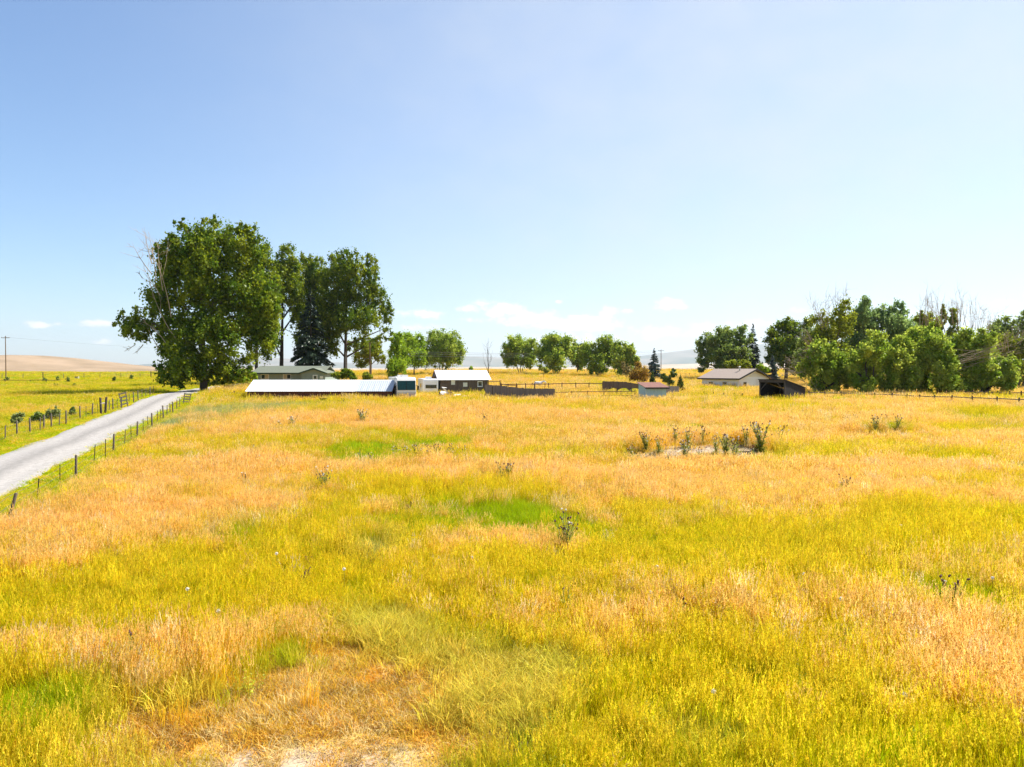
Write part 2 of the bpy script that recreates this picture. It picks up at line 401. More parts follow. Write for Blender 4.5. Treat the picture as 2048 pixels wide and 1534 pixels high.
# --- gravel road
us = np.linspace(-1, 1, 15)
crown = .07+.05*(1-us**2)-.035*np.exp(-((np.abs(us)-.5)/.14)**2)
edge = 1+(vnoise(np.arange(len(RC))/4.0, np.zeros(len(RC)), 61)-.5)*.30
VX = RC[:,0][:,None]+RN[:,0][:,None]*us[None]*(ROAD_W+.25)*edge[:,None]; VY = RC[:,1][:,None]+RN[:,1][:,None]*us[None]*(ROAD_W+.25)*edge[:,None]
VZ = gz(VX.ravel(), VY.ravel()).reshape(VX.shape)+crown[None]
VZ[:,0] -= .16; VZ[:,-1] -= .16
V = np.stack([VX.ravel(), VY.ravel(), VZ.ravel()], 1)
I = (np.arange(len(RC)-1)[:,None]*15+np.arange(14)[None]).ravel()
F = np.stack([I, I+1, I+16, I+15], 1)
uu = np.tile(us, len(RC))
rc = np.array([.315,.295,.275])[None]*(1-.10*np.exp(-((np.abs(uu)-.5)/.16)**2)[:,None]*-1)*(1-.24*np.exp(-(uu/.17)**2)[:,None])
tag(obj('gravel_road', mesh_np('gravel_road', V, F, {'tint': rc}, smooth=True), attr_mat('pale_gravel', n_scale=3.5, n_amt=.24, bump=.5, n2=24)),
    'pale gravel farm road running along the fence towards the tall trees', kind='structure')

# --- hills and mountains: real height fields with a ridge line
def ridge(name, label, prof, d, depth, mat, rough, seed, n=150, foot=-30.):
    """prof: [(photo column, row of the crest)]; d: distance of the crest"""
    px = np.linspace(prof[0][0], prof[-1][0], n); row = np.interp(px, [p[0] for p in prof], [p[1] for p in prof])
    row = np.convolve(np.pad(row, 4, mode='edge'), np.ones(9)/9, 'valid')
    k = 26; ts = np.linspace(-1, 1, k)
    X = np.zeros((k, n)); Y = np.zeros((k, n)); Z = np.zeros((k, n))
    top = CAM_Z+(HOR-row)/FPX*d
    for i, t in enumerate(ts):
        yy = d+t*depth
        xx = (px-1024)/FPX*(d+max(t,0)*depth*.3+min(t,0)*depth*.25)
        f = (math.cos(t*math.pi)+1)/2
        nn = fbm(xx/(depth*.35), np.full(n, yy)/(depth*.35), seed, 5)-.5
        X[i] = xx; Y[i] = yy; Z[i] = foot+(top-foot)*f**.9+nn*rough*(f*(1-f)*4+.12)
    I = (np.arange(k-1)[:,None]*n+np.arange(n-1)[None]).ravel()
    o = obj(name, mesh_np(name, np.stack([X.ravel(), Y.ravel(), Z.ravel()], 1), np.stack([I, I+1, I+n+1, I+n], 1), smooth=True), mat)
    return tag(o, label, kind='structure')
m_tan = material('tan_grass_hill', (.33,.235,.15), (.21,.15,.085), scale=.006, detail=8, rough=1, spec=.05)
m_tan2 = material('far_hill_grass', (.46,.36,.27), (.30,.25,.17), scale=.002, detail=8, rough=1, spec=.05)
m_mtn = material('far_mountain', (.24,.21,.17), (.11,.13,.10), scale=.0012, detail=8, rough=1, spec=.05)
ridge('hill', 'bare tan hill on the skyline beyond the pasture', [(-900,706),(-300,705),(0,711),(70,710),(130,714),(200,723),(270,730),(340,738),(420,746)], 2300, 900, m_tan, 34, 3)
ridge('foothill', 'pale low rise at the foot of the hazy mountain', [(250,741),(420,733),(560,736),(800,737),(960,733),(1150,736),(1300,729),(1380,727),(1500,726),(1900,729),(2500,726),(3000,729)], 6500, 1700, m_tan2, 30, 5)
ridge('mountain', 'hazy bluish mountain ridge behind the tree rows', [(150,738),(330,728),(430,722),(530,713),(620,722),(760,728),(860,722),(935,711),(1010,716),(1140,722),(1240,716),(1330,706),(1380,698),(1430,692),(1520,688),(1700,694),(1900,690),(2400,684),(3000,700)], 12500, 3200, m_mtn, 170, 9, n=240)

# --- the air: pale summer haze that fades the far hills
mb = MB().box(-17000, 17000, -3000, 18500, -75, 900)
hm = bpy.data.materials.new('summer_haze'); hm.use_nodes = True; t = hm.node_tree; t.nodes.clear()
pv = t.nodes.new('ShaderNodeVolumePrincipled'); pv.inputs['Density'].default_value = 4.5e-5; pv.inputs['Color'].default_value = (.76,.88,1.0,1); pv.inputs['Anisotropy'].default_value = .25
om = t.nodes.new('ShaderNodeOutputMaterial'); t.links.new(pv.outputs[0], om.inputs['Volume'])
tag(mb.build('haze', hm), 'pale blue summer haze over the valley', kind='stuff')
# ---------------------------------------------------------------- buildings and vehicles
FOOT = []
M = {}
M['white_metal'] = material('white_roof_metal', (.78,.78,.78), (.68,.69,.71), rough=.45, scale=1.5, stretch=(1,.25,1), spec=.4)
M['grey_metal'] = material('galvanised_roof', (.50,.53,.57), (.38,.42,.47), rough=.42, scale=1.2, stretch=(2,.2,1), spec=.5, metal=.2)
M['red_board'] = material('red_brown_boards', (.17,.06,.035), (.09,.04,.03), scale=3, stretch=(6,6,.5), bump=.3)
M['sage'] = material('sage_green_siding', (.27,.32,.29), (.24,.29,.26), rough=.8, scale=2)
M['green_roof'] = material('moss_green_shingles', (.155,.17,.13), (.115,.13,.10), rough=.95, scale=9, bump=.4, bscale=20)
M['green_trim'] = material('dark_green_trim', (.05,.085,.06), rough=.7)
M['white'] = material('white_paint', (.80,.79,.77), (.72,.71,.69), rough=.6)
M['glass'] = material('window_glass', (.035,.045,.05), (.02,.028,.032), rough=.06, spec=.6)
M['curtain'] = material('pale_blind', (.52,.44,.30), (.44,.37,.25), rough=.9)
M['white_siding'] = material('white_lap_siding', (.88,.89,.91), (.84,.85,.88), rough=.75, scale=2)
M['cream'] = material('cream_siding', (.80,.76,.66), (.76,.72,.62), rough=.8)
M['brown_roof'] = material('brown_shingles', (.30,.24,.20), (.24,.19,.16), rough=.95, scale=9, bump=.4, bscale=22)
M['dark_trim'] = material('dark_fascia', (.035,.038,.045), rough=.6)
M['barn'] = material('weathered_barn_boards', (.18,.125,.095), (.085,.062,.052), scale=2.4, stretch=(7,7,.35), bump=.4, lo=.3, hi=.7)
M['barn_grey'] = material('grey_barn_boards', (.21,.18,.16), (.12,.10,.09), scale=2.4, stretch=(7,7,.35), bump=.4)
M['black_board'] = material('dark_stained_boards', (.030,.028,.031), (.018,.017,.019), scale=2.6, stretch=(7,7,.4), bump=.4)
M['shelter_beam'] = material('dark_grey_beam', (.085,.07,.065), (.05,.042,.04), scale=2.6, stretch=(7,7,.4), bump=.3)
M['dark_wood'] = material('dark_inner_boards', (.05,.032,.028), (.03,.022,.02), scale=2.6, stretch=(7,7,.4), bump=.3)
M['blue_board'] = material('pale_blue_boards', (.42,.60,.66), (.36,.52,.58), rough=.8, scale=2.5, stretch=(6,6,.5), bump=.2)
M['rust_roof'] = material('rusty_brown_roof', (.20,.085,.06), (.14,.06,.045), rough=.8, scale=3)
M['rv_white'] = material('motorhome_shell', (.76,.74,.70), (.72,.70,.66), rough=.32, scale=1.5, spec=.5)
M['rv_tan'] = material('motorhome_lower_band', (.52,.43,.40), (.48,.39,.36), rough=.4, spec=.5)
M['trailer'] = material('trailer_shell', (.77,.78,.80), (.73,.74,.76), rough=.35, spec=.5)
M['teal_glass'] = material('tinted_windshield', (.010,.075,.085), (.006,.045,.055), rough=.3, spec=.25)
M['black'] = material('black_rubber', (.022,.022,.024), (.03,.03,.03), rough=.85)
M['chrome'] = material('dull_metal', (.5,.5,.5), (.42,.42,.42), rough=.35, metal=.8)
M['rust'] = material('rusty_pipe', (.115,.055,.035), (.07,.04,.03), rough=.9, scale=6)
M['lamp'] = material('headlight_glass', (.7,.7,.68), rough=.1, spec=.7)
M['concrete'] = material('foundation_concrete', (.34,.33,.31), rough=.95)

def frame_window(par, x0, x1, z0, z1, y=0.0, bars=1, blind=None, t=.07, frame='white'):
    """a window in a wall facing -Y at depth y: frame, panes and (if seen) a blind"""
    f = MB(); p = .035
    f.box(x0-t, x1+t, y-p, y+.02, z0-t, z0); f.box(x0-t, x1+t, y-p, y+.02, z1, z1+t)
    f.box(x0-t, x0, y-p, y+.02, z0, z1); f.box(x1, x1+t, y-p, y+.02, z0, z1)
    for i in range(bars):
        c = x0+(x1-x0)*(i+1)/(bars+1); f.box(c-.03, c+.03, y-p, y+.02, z0, z1)
    w_ = f.build('window', M[frame], par)
    n = bars+1
    for i in range(n):
        a = x0+(x1-x0)*i/n; b = x0+(x1-x0)*(i+1)/n
        mt = M['curtain'] if blind and i in blind else M['glass']
        MB().box(a+.001, b-.001, y-.012, y+.01, z0+.001, z1-.001).build('pane', mt, w_)
    MB().box(x0-t-.04, x1+t+.04, y-p-.05, y+.02, z0-t-.05, z0-t-.002).build('sill', M[frame], w_)
    return w_
def rotated(par_obj, build, rz, loc):
    o = build; o.location = loc; o.rotation_euler = (0, 0, rz); return o
def boards(x0, x1, z0, z1, y0, th=.028, w_=.2, gap=.012, ragged=.04, seed=1, top=None, bottom=None):
    """upright boards along x as real pieces with open joints, in one mesh"""
    g = random.Random(seed); m_ = MB(); x = x0
    while x < x1-.02:
        b = min(x+w_*g.uniform(.8,1.2), x1); c = (x+b)/2
        zt = (top(c) if top else z1)+g.uniform(-ragged, ragged); zb = (bottom(c) if bottom else z0)
        dy = g.uniform(-.008, .008)
        m_.box(x, b-gap, y0-th+dy, y0+dy, zb, zt); x = b
    return m_
def panel_mesh(name, w_, L, ribs=3):
    """a roof sheet: w_ wide along x, L long along y, with raised ribs"""
    m_ = MB().box(0, w_-.006, 0, L, 0, .02)
    for i in range(ribs):
        c = w_*(i+.5)/ribs; m_.prism([(c-.045,.0201),(c+.045,.0201),(c+.022,.055),(c-.022,.055)], 'y', 0, L)
    return m_.mesh(name)

# --- long low shed with a white sheet-metal roof
g0 = at(638.5, 88.0); k = 88/FPX; Wd = 293*k
shed = tag(empty('long_shed', (g0.x, g0.y, g0.z)), 'long low shed with bright white ribbed metal roof in front of the house', 'shed')
ez = rowz(783, 87.6)-g0.z; rz_ = rowz(760.5, 90.4)-g0.z; DD = 5.0
slope = math.atan2(rz_-ez, DD/2+.4); L = math.hypot(rz_-ez, DD/2+.4)
np_ = 24; pw = Wd/np_
me_w = panel_mesh('white_roof_sheet', pw, L); me_w.materials.append(M['white_metal'])
me_g = panel_mesh('grey_roof_sheet', pw, L); me_g.materials.append(M['grey_metal'])
for i in range(np_):
    o = bpy.data.objects.new('roof_panel', me_w if i < 18 else me_g); link(o, shed)
    o.location = (-Wd/2+i*pw, -.4, ez+random.uniform(-.006,.006)); o.rotation_euler = (slope, 0, random.uniform(-.002,.002))
    if i == 18: o['label'] = 'first grey galvanised sheet beside the white ones'
MB().slab([(-Wd/2, DD/2+.02, rz_-.02), (Wd/2, DD/2+.02, rz_-.02), (Wd/2, DD+.4, ez), (-Wd/2, DD+.4, ez)], .03).build('back_roof', M['white_metal'], shed)
MB().prism([(DD/2-.18, rz_-.07), (DD/2+.02, rz_+.055), (DD/2+.22, rz_-.07)], 'x', -Wd/2-.03, Wd/2+.03).build('ridge_cap', M['white_metal'], shed)
tag(boards(-Wd/2+.15, Wd/2-.15, -.3, ez-.06, .03, w_=.24, seed=3, ragged=.0).build('board_wall', M['red_board'], shed), kind='stuff')
for s in (-1, 1):
    x = s*(Wd/2-.15)
    MB().prism([(.06,-.3),(DD-.1,-.3),(DD-.1,ez-.08),(DD/2,rz_-.16),(.06,ez-.08)], 'x', x-.03*(s+1), x+.03*(1-s)).build('end_wall', M['red_board'], shed)
MB().box(-Wd/2+.15, Wd/2-.15, DD-.08, DD-.02, -.3, ez-.06).build('rear_wall', M['red_board'], shed)
for i in range(9):
    x = -Wd/2+.6+i*(Wd-1.2)/8; MB().box(x-.07, x+.07, -.32, -.2, -.3, ez-.03).build('post', M['red_board'], shed)
FOOT.append((g0.x, g0.y+DD/2, Wd/2+.3, DD/2+.5, 0))

# --- sage green house
d = 129.0; k = d/FPX; g0 = at(581, d); X = lambda px: (px-581)*k
house = tag(empty('ranch_house', g0), 'single-storey sage green house with moss green roof under the tall trees', 'house')
zb = -.6; ez = rowz(746, d)-g0.z; rz_ = rowz(733, d+4.2)-g0.z
xl, xr = X(509), X(655); xw0 = X(607)
MB().box(xl, xw0, 0, 8.2, zb, ez).build('wall', M['sage'], house)
MB().prism([(xw0+.01, zb), (xr, zb), (xr, ez), ((xw0+xr)/2+.2, rowz(738.5, d)-g0.z), (xw0+.01, ez)], 'y', -1.6, 8.1).build('gable_wall', M['sage'], house)
rf = MB(); rf.slab([(xl-.5,-.6,ez-.06),(xr-.6,-.6,ez-.06),(xr-.6,4.2,rz_),(xl-.5,4.2,rz_)], .12); rf.slab([(xl-.5,4.2,rz_),(xr-.6,4.2,rz_),(xr-.6,9,ez-.06),(xl-.5,9,ez-.06)], .12)
roof = rf.build('roof', M['green_roof'], house)
pk = rowz(737, d-2)-g0.z; xm = (xw0+xr)/2+.2
gr = MB(); gr.slab([(xm,-2.1,pk),(xm,5,pk),(xw0-.45,5,ez-.1),(xw0-.45,-2.1,ez-.1)], .12); gr.slab([(xm,5,pk),(xm,-2.1,pk),(xr+.5,-2.1,ez-.1),(xr+.5,5,ez-.1)], .12)
gr.build('gable_roof', M['green_roof'], house)
MB().box(xl-.5, xw0-.5, -.66, -.602, ez-.2, ez+.06).build('fascia', M['green_trim'], house)
gb = MB(); gb.slab([(xw0-.5,-2.16,ez-.24),(xm,-2.16,pk-.14),(xm,-2.16,pk+.10),(xw0-.5,-2.16,ez-.0)], -.05); gb.slab([(xm,-2.16,pk-.14),(xr+.55,-2.16,ez-.24),(xr+.55,-2.16,ez-.0),(xm,-2.16,pk+.10)], -.05)
gb.build('barge_board', M['green_trim'], house)
for a, b, bl in ((523,537,(1,)),(567,581,(0,))): frame_window(house, X(a), X(b), rowz(757.5,d)-g0.z, rowz(749.5,d)-g0.z, y=-.002, bars=1, blind=bl, t=.1)
dr = MB().box(X(630.5), X(640), -1.68, -1.61, zb+.7, rowz(749.5,d)-g0.z).build('door', M['white'], house)
MB().box(X(632.5), X(638), -1.70, -1.681, rowz(757.5,d)-g0.z, rowz(751.5,d)-g0.z).build('pane', M['glass'], dr)
MB().box(X(645), X(651), -1.75, -1.61, rowz(757,d)-g0.z, rowz(752,d)-g0.z).build('wall_box', M['white'], house)
MB().box(xl+.5, xl+.62, 3.8, 3.92, rz_, rz_+.5).build('vent_pipe', M['chrome'], roof)
MB().box(X(645)-.15, X(645)+.35, 5, 5.5, rz_-.1, rz_+.25).build('roof_vent', M['chrome'], roof)
FOOT.append((g0.x, g0.y+4, (xr-xl)/2+.4, 5.5, 0))

# --- white house turned corner-on
g0 = at(1477, 119.0); hz_ = R(36)
wh = tag(empty('white_house', g0, hz_), 'small white house with brown shingle roof and dark eaves, seen corner-on', 'house')
GW, GL = 9.0, 7.8; zb = -.7; ez = rowz(756.5, 119)-g0.z; pk = rowz(738.5, 122.5)-g0.z
MB().prism([(0,zb),(GW,zb),(GW,ez),(GW/2,pk-.25),(0,ez)], 'y', 0, GL).build('wall', M['white_siding'], wh)
MB().prism([(.55,ez+.25),(GW-.55,ez+.25),(GW/2,pk-.30)], 'y', -.03, -.003).build('gable_panel', M['cream'], wh)
rf = MB(); o_ = .6; dz = (pk-ez)/(GW/2)
rf.slab([(GW/2,-o_,pk),(GW/2,GL+o_,pk),(-o_,GL+o_,ez-dz*o_+.1),(-o_,-o_,ez-dz*o_+.1)], .1); rf.slab([(GW/2,GL+o_,pk),(GW/2,-o_,pk),(GW+o_,-o_,ez-dz*o_+.1),(GW+o_,GL+o_,ez-dz*o_+.1)], .1)
roof = rf.build('roof', M['brown_roof'], wh)
ft = MB(); ft.box(-o_-.05, -o_-.002, -o_, GL+o_, ez-dz*o_-.06, ez-dz*o_+.16); ft.build('fascia', M['dark_trim'], wh)
gb = MB()
gb.slab([(-o_-.05,-o_-.03,ez-dz*o_-.1),(GW/2,-o_-.03,pk-.16),(GW/2,-o_-.03,pk+.12),(-o_-.05,-o_-.03,ez-dz*o_+.18)], -.05)
gb.slab([(GW/2,-o_-.03,pk-.16),(GW+o_,-o_-.03,ez-dz*o_-.1),(GW+o_,-o_-.03,ez-dz*o_+.18),(GW/2,-o_-.03,pk+.12)], -.05)
gb.build('barge_board', M['dark_trim'], wh)
def side_window(par, y0, y1, z0, z1, blind=None):       # window in the wall that faces -X
    w_ = frame_window(par, -y1, -y0, z0, z1, y=0.0, bars=0, blind=blind, t=.09); w_.rotation_euler = (0, 0, R(-90)); w_.location = (-.003, 0, 0)
    f = MB().box(-y1, -y0, -.05, -.02, (z0+z1)/2-.03, (z0+z1)/2+.03).build('meeting_rail', M['white'], w_)
zw0, zw1 = rowz(772, 121)-g0.z, rowz(764.5, 121)-g0.z
side_window(wh, 2.4, 3.3, zw0, zw1); side_window(wh, 5.4, 6.3, zw0, zw1)
frame_window(wh, 1.4, 2.3, zw0, zw1+.05, y=-.004, bars=0, t=.09)
MB().box(5.0, 5.9, -.05, .0-.004, zb+.5, zb+2.6).build('door', M['white'], wh)
MB().box(-.05, .07, -.07, -.004, zb, ez+.05).build('corner_board', M['white'], wh)
MB().tube([(GW/2-1.1, 2.2, pk-.6), (GW/2-1.1, 2.2, pk+.45)], .12, 8).build('stove_pipe', M['chrome'], roof)
MB().tube([(GW/2-1.1, 2.2, pk+.47), (GW/2-1.1, 2.2, pk+.56)], [.22,.05], 8).build('pipe_cap', M['white'], roof)
c = wh.matrix_basis @ Vector((GW/2, GL/2, 0)); FOOT.append((c.x, c.y, GW/2+.2, GL/2+.2, hz_))

# --- weathered barn with white metal roof
g0 = at(881, 98.0); hz_ = R(16)
barn = tag(empty('barn', g0, hz_), 'weathered brown plank barn with glaring white metal roof behind the parked trailer', 'barn')
BL, BW = 92*100/FPX/math.cos(hz_), 5.2; zb = -.5; ez = rowz(758.5, 97.6)-g0.z; pk = rowz(741, 100.6)-g0.z
tag(boards(0, BL, zb, ez-.02, 0, w_=.26, seed=11).build('front_wall', M['barn'], barn), kind='stuff')
gf = lambda y: ez+(pk-ez)*(1-abs(y-BW/2)/(BW/2))-.12
lw = boards(-BW, 0, zb, 0, 0, w_=.26, seed=12, top=lambda c: gf(-c)).build('gable_wall', M['barn_grey'], barn); tag(lw, kind='stuff'); lw.rotation_euler = (0,0,R(-90)); lw.location = (-.002,0,0)
MB().prism([(.05,zb),(BW,zb),(BW,ez-.1),(BW/2,pk-.2),(.05,ez-.1)], 'x', .04, BL-.04).build('inner_frame', M['dark_wood'], barn)
sl = math.atan2(pk-ez, BW/2); Lr = (BW/2+.35)/math.cos(sl); n_ = 8; pw = (BL+.9)/n_
mp_ = panel_mesh('barn_roof_sheet', pw, Lr); mp_.materials.append(M['white_metal'])
for i in range(n_):
    o = bpy.data.objects.new('roof_panel', mp_); link(o, barn); o.location = (-.45+i*pw, -.35, ez-math.tan(sl)*.35+.04); o.rotation_euler = (sl, 0, 0)
for i in range(n_):
    o = bpy.data.objects.new('roof_panel', mp_); link(o, barn); o.location = (-.45+(i+1)*pw, BW+.35, ez-math.tan(sl)*.35+.04); o.rotation_euler = (sl, 0, math.pi)
gb = MB(); gb.slab([(-.5,-.4,ez-.35),(-.5,BW/2,pk-.1),(-.5,BW/2,pk+.05),(-.5,-.4,ez-.18)], .05); gb.slab([(-.5,BW/2,pk-.1),(-.5,BW+.4,ez-.35),(-.5,BW+.4,ez-.18),(-.5,BW/2,pk+.05)], .05)
gb.build('barge_board', M['red_board'], barn)
frame_window(barn, BL*.79, BL*.79+.55, ez-1.0, ez-.4, y=-.045, bars=0, t=.09)
MB().box(BL*.22, BL*.30, -.06, -.045, ez-.8, ez-.1).build('pale_patch_board', M['cream'], barn)
MB().box(BL*.47, BL*.56, -.06, -.045, ez-1.1, ez-.5).build('pale_patch_board', M['cream'], barn)
c = barn.matrix_basis @ Vector((BL/2, BW/2, 0)); FOOT.append((c.x, c.y, BL/2+.1, BW/2+.1, hz_))

# --- small pale blue shed
g0 = at(1292.5, 85.0); hz_ = R(7)
bs = tag(empty('small_shed', g0, hz_), 'little pale blue plank shed with rusty brown lean-to roof', 'shed')
SW, SD = 2.6, 3.0; zb = -.4; fz = rowz(775, 85)-g0.z; bz = rowz(766, 88)-g0.z
tag(boards(0, SW, zb, fz-.05, 0, w_=.2, seed=21, ragged=0).build('front_wall', M['blue_board'], bs), kind='stuff')
lw = boards(-SD, 0, zb, 0, 0, w_=.2, seed=22, ragged=0, top=lambda c: fz+(bz-fz)*(-c/SD)-.06).build('end_wall', M['blue_board'], bs); tag(lw, kind='stuff'); lw.rotation_euler = (0,0,R(-90))
MB().prism([(.03,zb),(SD,zb),(SD,bz-.07),(.03,fz-.07)], 'x', .03, SW).build('inner_frame', M['dark_wood'], bs)
MB().slab([(-.25,-.35,fz-.02),(SW+.3,-.35,fz-.02),(SW+.3,SD+.3,bz+.05),(-.25,SD+.3,bz+.05)], .05).build('roof', M['rust_roof'], bs)
MB().box(-.25, SW+.3, -.40, -.352, fz-.16, fz+.03).build('fascia', M['dark_trim'], bs)
c = bs.matrix_basis @ Vector((SW/2, SD/2, 0)); FOOT.append((c.x, c.y, SW/2, SD/2, hz_))

# --- dark run-in shelter, open to the front
g0 = at(1570, 82.0); th = R(50)
ri = tag(empty('animal_shelter', g0, -th), 'dark wooden animal shelter with open front and sloping roof at the tree line', 'shelter')
FW, FD = 3.3, 5.0; zb = -.4; fz = rowz(760, 82)-g0.z; bz = rowz(776.5, 85)-g0.z
tp = lambda y: fz+(bz-fz)*y/FD
rw = boards(0, FD, zb, 0, 0, w_=.24, seed=31, ragged=0, top=lambda c: tp(c)-.05).build('side_wall', M['black_board'], ri); tag(rw, kind='stuff'); rw.rotation_euler = (0,0,R(90)); rw.location = (.0,0,0)
lw = boards(0, FD, zb, 0, 0, w_=.24, seed=32, ragged=0, top=lambda c: tp(c)-.05).build('side_wall', M['black_board'], ri); tag(lw, kind='stuff'); lw.rotation_euler = (0,0,R(90)); lw.location = (-FW,0,0)
tag(boards(-FW, 0, zb, bz-.05, FD, w_=.24, seed=33, ragged=0).build('rear_wall', M['dark_wood'], ri), kind='stuff')
MB().slab([(-FW-.15,-.2,fz+.02),(.12,-.2,fz+.02),(.12,FD+.2,bz-.02),(-FW-.15,FD+.2,bz-.02)], .06).build('roof', M['black_board'], ri)
MB().box(-FW-.05, .04, -.10, -.03, fz-.32, fz).build('header_beam', M['shelter_beam'], ri)
for x in (-FW-.02, -.12): MB().box(x, x+.15, -.06, .09, zb, fz-.33).build('post', M['shelter_beam'], ri)
for s, x in ((1, -FW+.14), (-1, -.13)):
    MB().slab([(x, -.05, fz-1.15), (x+s*.75, -.05, fz-.34), (x+s*.90, -.05, fz-.34), (x, -.05, fz-1.33)], .08*s).build('brace', M['shelter_beam'], ri)
tag(boards(-FW+.2, -.1, zb, 1.3, FD-.06, w_=.22, seed=35).build('kick_board', M['dark_wood'], ri), kind='stuff')
c = ri.matrix_basis @ Vector((-FW/2, FD/2, 0)); FOOT.append((c.x, c.y, FW/2, FD/2-.1, -th))

# --- motorhome
def wheel(par, x, y, z, r=.42, w_=.26, side=-1):
    t_ = MB().tube([(x-w_/2,y,z),(x-w_/2+.03,y,z),(x+w_/2-.03,y,z),(x+w_/2,y,z)], [r*.9,r,r,r*.9], 16).build('wheel', M['black'], par)
    MB().tube([(x+side*(w_/2+.012),y,z),(x+side*(w_/2-.02),y,z)], r*.55, 12).build('rim', M['chrome'], t_)
    return t_
g0 = at(813, 88.0); hz_ = R(17)
rv = tag(empty('motorhome', g0, hz_), 'cream motorhome with huge tinted windshield parked beside the long shed', 'motorhome')
RW, RL_, RH = 1.24, 9.0, rowz(755, 88)-g0.z; zf = .45
prof = [(0.05,zf),(RL_,zf),(RL_,RH-.05),(RL_-.15,RH),(.75,RH),(.35,RH-.10),(.16,RH-.45),(.02,1.45),(-.02,1.0)]
body = MB().prism(prof, 'x', -RW, RW).build('body', M['rv_white'], rv)
bv = body.modifiers.new('bevel', 'BEVEL'); bv.width = .07; bv.segments = 2
wsz0, wsz1 = 1.42, RH-.42
ws = MB().slab([(-RW+.09,.02-.02,wsz0),(RW-.09,.02-.02,wsz0),(RW-.09,.145-.02,wsz1),(-RW+.09,.145-.02,wsz1)], .03).build('windshield', M['teal_glass'], rv)
MB().slab([(-.025,-.045,wsz0),(.025,-.045,wsz0),(.025,.08,wsz1),(-.025,.08,wsz1)], .02).build('divider', M['black'], ws)
MB().box(-RW-.01, RW+.01, -.06, .0, 1.0, 1.12).build('trim_band', M['chrome'], rv)
MB().box(-RW+.15, RW-.15, -.09, -.03, .72, .96).build('grille', M['rv_tan'], rv)
MB().box(-RW-.03, RW+.03, -.18, .05, .42, .64).build('bumper', M['rv_tan'], rv)
for s in (-1, 1):
    MB().box(s*.98-.17, s*.98+.17, -.085, -.02, .74, .95).build('headlight', M['lamp'], rv)
    mi_ = MB().box(s*(RW+.20)-.11, s*(RW+.20)+.11, -.30, -.20, 1.45, 1.95).build('mirror', M['black'], rv)
    MB().tube([(s*RW,.1,2.05),(s*(RW+.2),-.25,1.97)], .025, 6).build('mirror_arm', M['black'], mi_)
MB().box(-.42, .42, 1.6, 2.5, RH-.01, RH+.32).build('air_conditioner', M['white'], rv)
MB().box(-.42, .42, 5.0, 5.9, RH-.01, RH+.30).build('air_conditioner', M['white'], rv)
MB().box(-1.0, -.5, 3.3, 3.9, RH-.01, RH+.14).build('roof_vent', M['white'], rv)
for y0, y1, z0, z1 in ((.55,1.25,1.55,2.35),(2.2,3.3,1.6,2.3),(4.4,5.6,1.6,2.3),(6.9,7.9,1.7,2.3)):
    MB().box(-RW-.02, -RW+.02, y0, y1, z0, z1).build('side_window', M['glass'], rv)
MB().box(-RW-.012, -RW+.02, .2, 8.9, .95, 1.10).build('stripe', M['rv_tan'], rv)
for y in (1.5, 6.6):
    wheel(rv, -RW+.13, y, .42); wheel(rv, RW-.13, y, .42, side=1)
c = rv.matrix_basis @ Vector((0, RL_/2, 0)); FOOT.append((c.x, c.y, RW, RL_/2, hz_))

# --- travel trailer, its rear to the field
g0 = at(861.5, 97.0); hz_ = R(15)
tr = tag(empty('travel_trailer', g0, hz_), 'white travel trailer with one wide dark rear window, next to the barn', 'trailer')
TW, TL, TH = 1.06, 6.2, rowz(757.5, 97)-g0.z
body = MB().prism([(0,.5),(TL-.6,.5),(TL,1.2),(TL-.25,TH),(.12,TH),(0,TH-.2)], 'x', -TW, TW).build('body', M['trailer'], tr)
bv = body.modifiers.new('bevel', 'BEVEL'); bv.width = .06; bv.segments = 2
MB().box(-.75, .82, -.03, .01, 1.25, 1.75).build('rear_window', M['glass'], tr)
MB().box(-TW+.02, TW-.02, -.02, .01, .62, .78).build('stripe', M['grey_metal'], tr)
MB().box(-TW-.02, -TW+.01, 1.0, 1.65, .7, 2.15).build('door', M['rv_white'], tr)
MB().box(-TW-.035, -TW-.021, 1.1, 1.55, 1.35, 1.95).build('door_window', M['glass'], tr)
MB().box(-TW-.02, -TW+.01, 2.6, 3.7, 1.3, 1.9).build('side_window', M['glass'], tr)
MB().box(-.4, .4, 2.2, 3.0, TH-.01, TH+.26).build('air_conditioner', M['white'], tr)
MB().box(-.5, .2, .5, 1.0, TH-.01, TH+.16).build('roof_vent', M['grey_metal'], tr)
for y in (3.0, 3.8): wheel(tr, -TW+.1, y, .34, .34, .2); wheel(tr, TW-.1, y, .34, .34, .2, side=1)
for x in (-.8, .8): MB().tube([(x,.15,.5),(x,.15,-.1)], .04, 6).build('jack', M['black'], tr)
MB().tube([(0,TL-.2,.5),(0,TL+1.0,.5)], .05, 6).build('hitch', M['black'], tr)
c = tr.matrix_basis @ Vector((0, TL/2, 0)); FOOT.append((c.x, c.y, TW, TL/2, hz_))

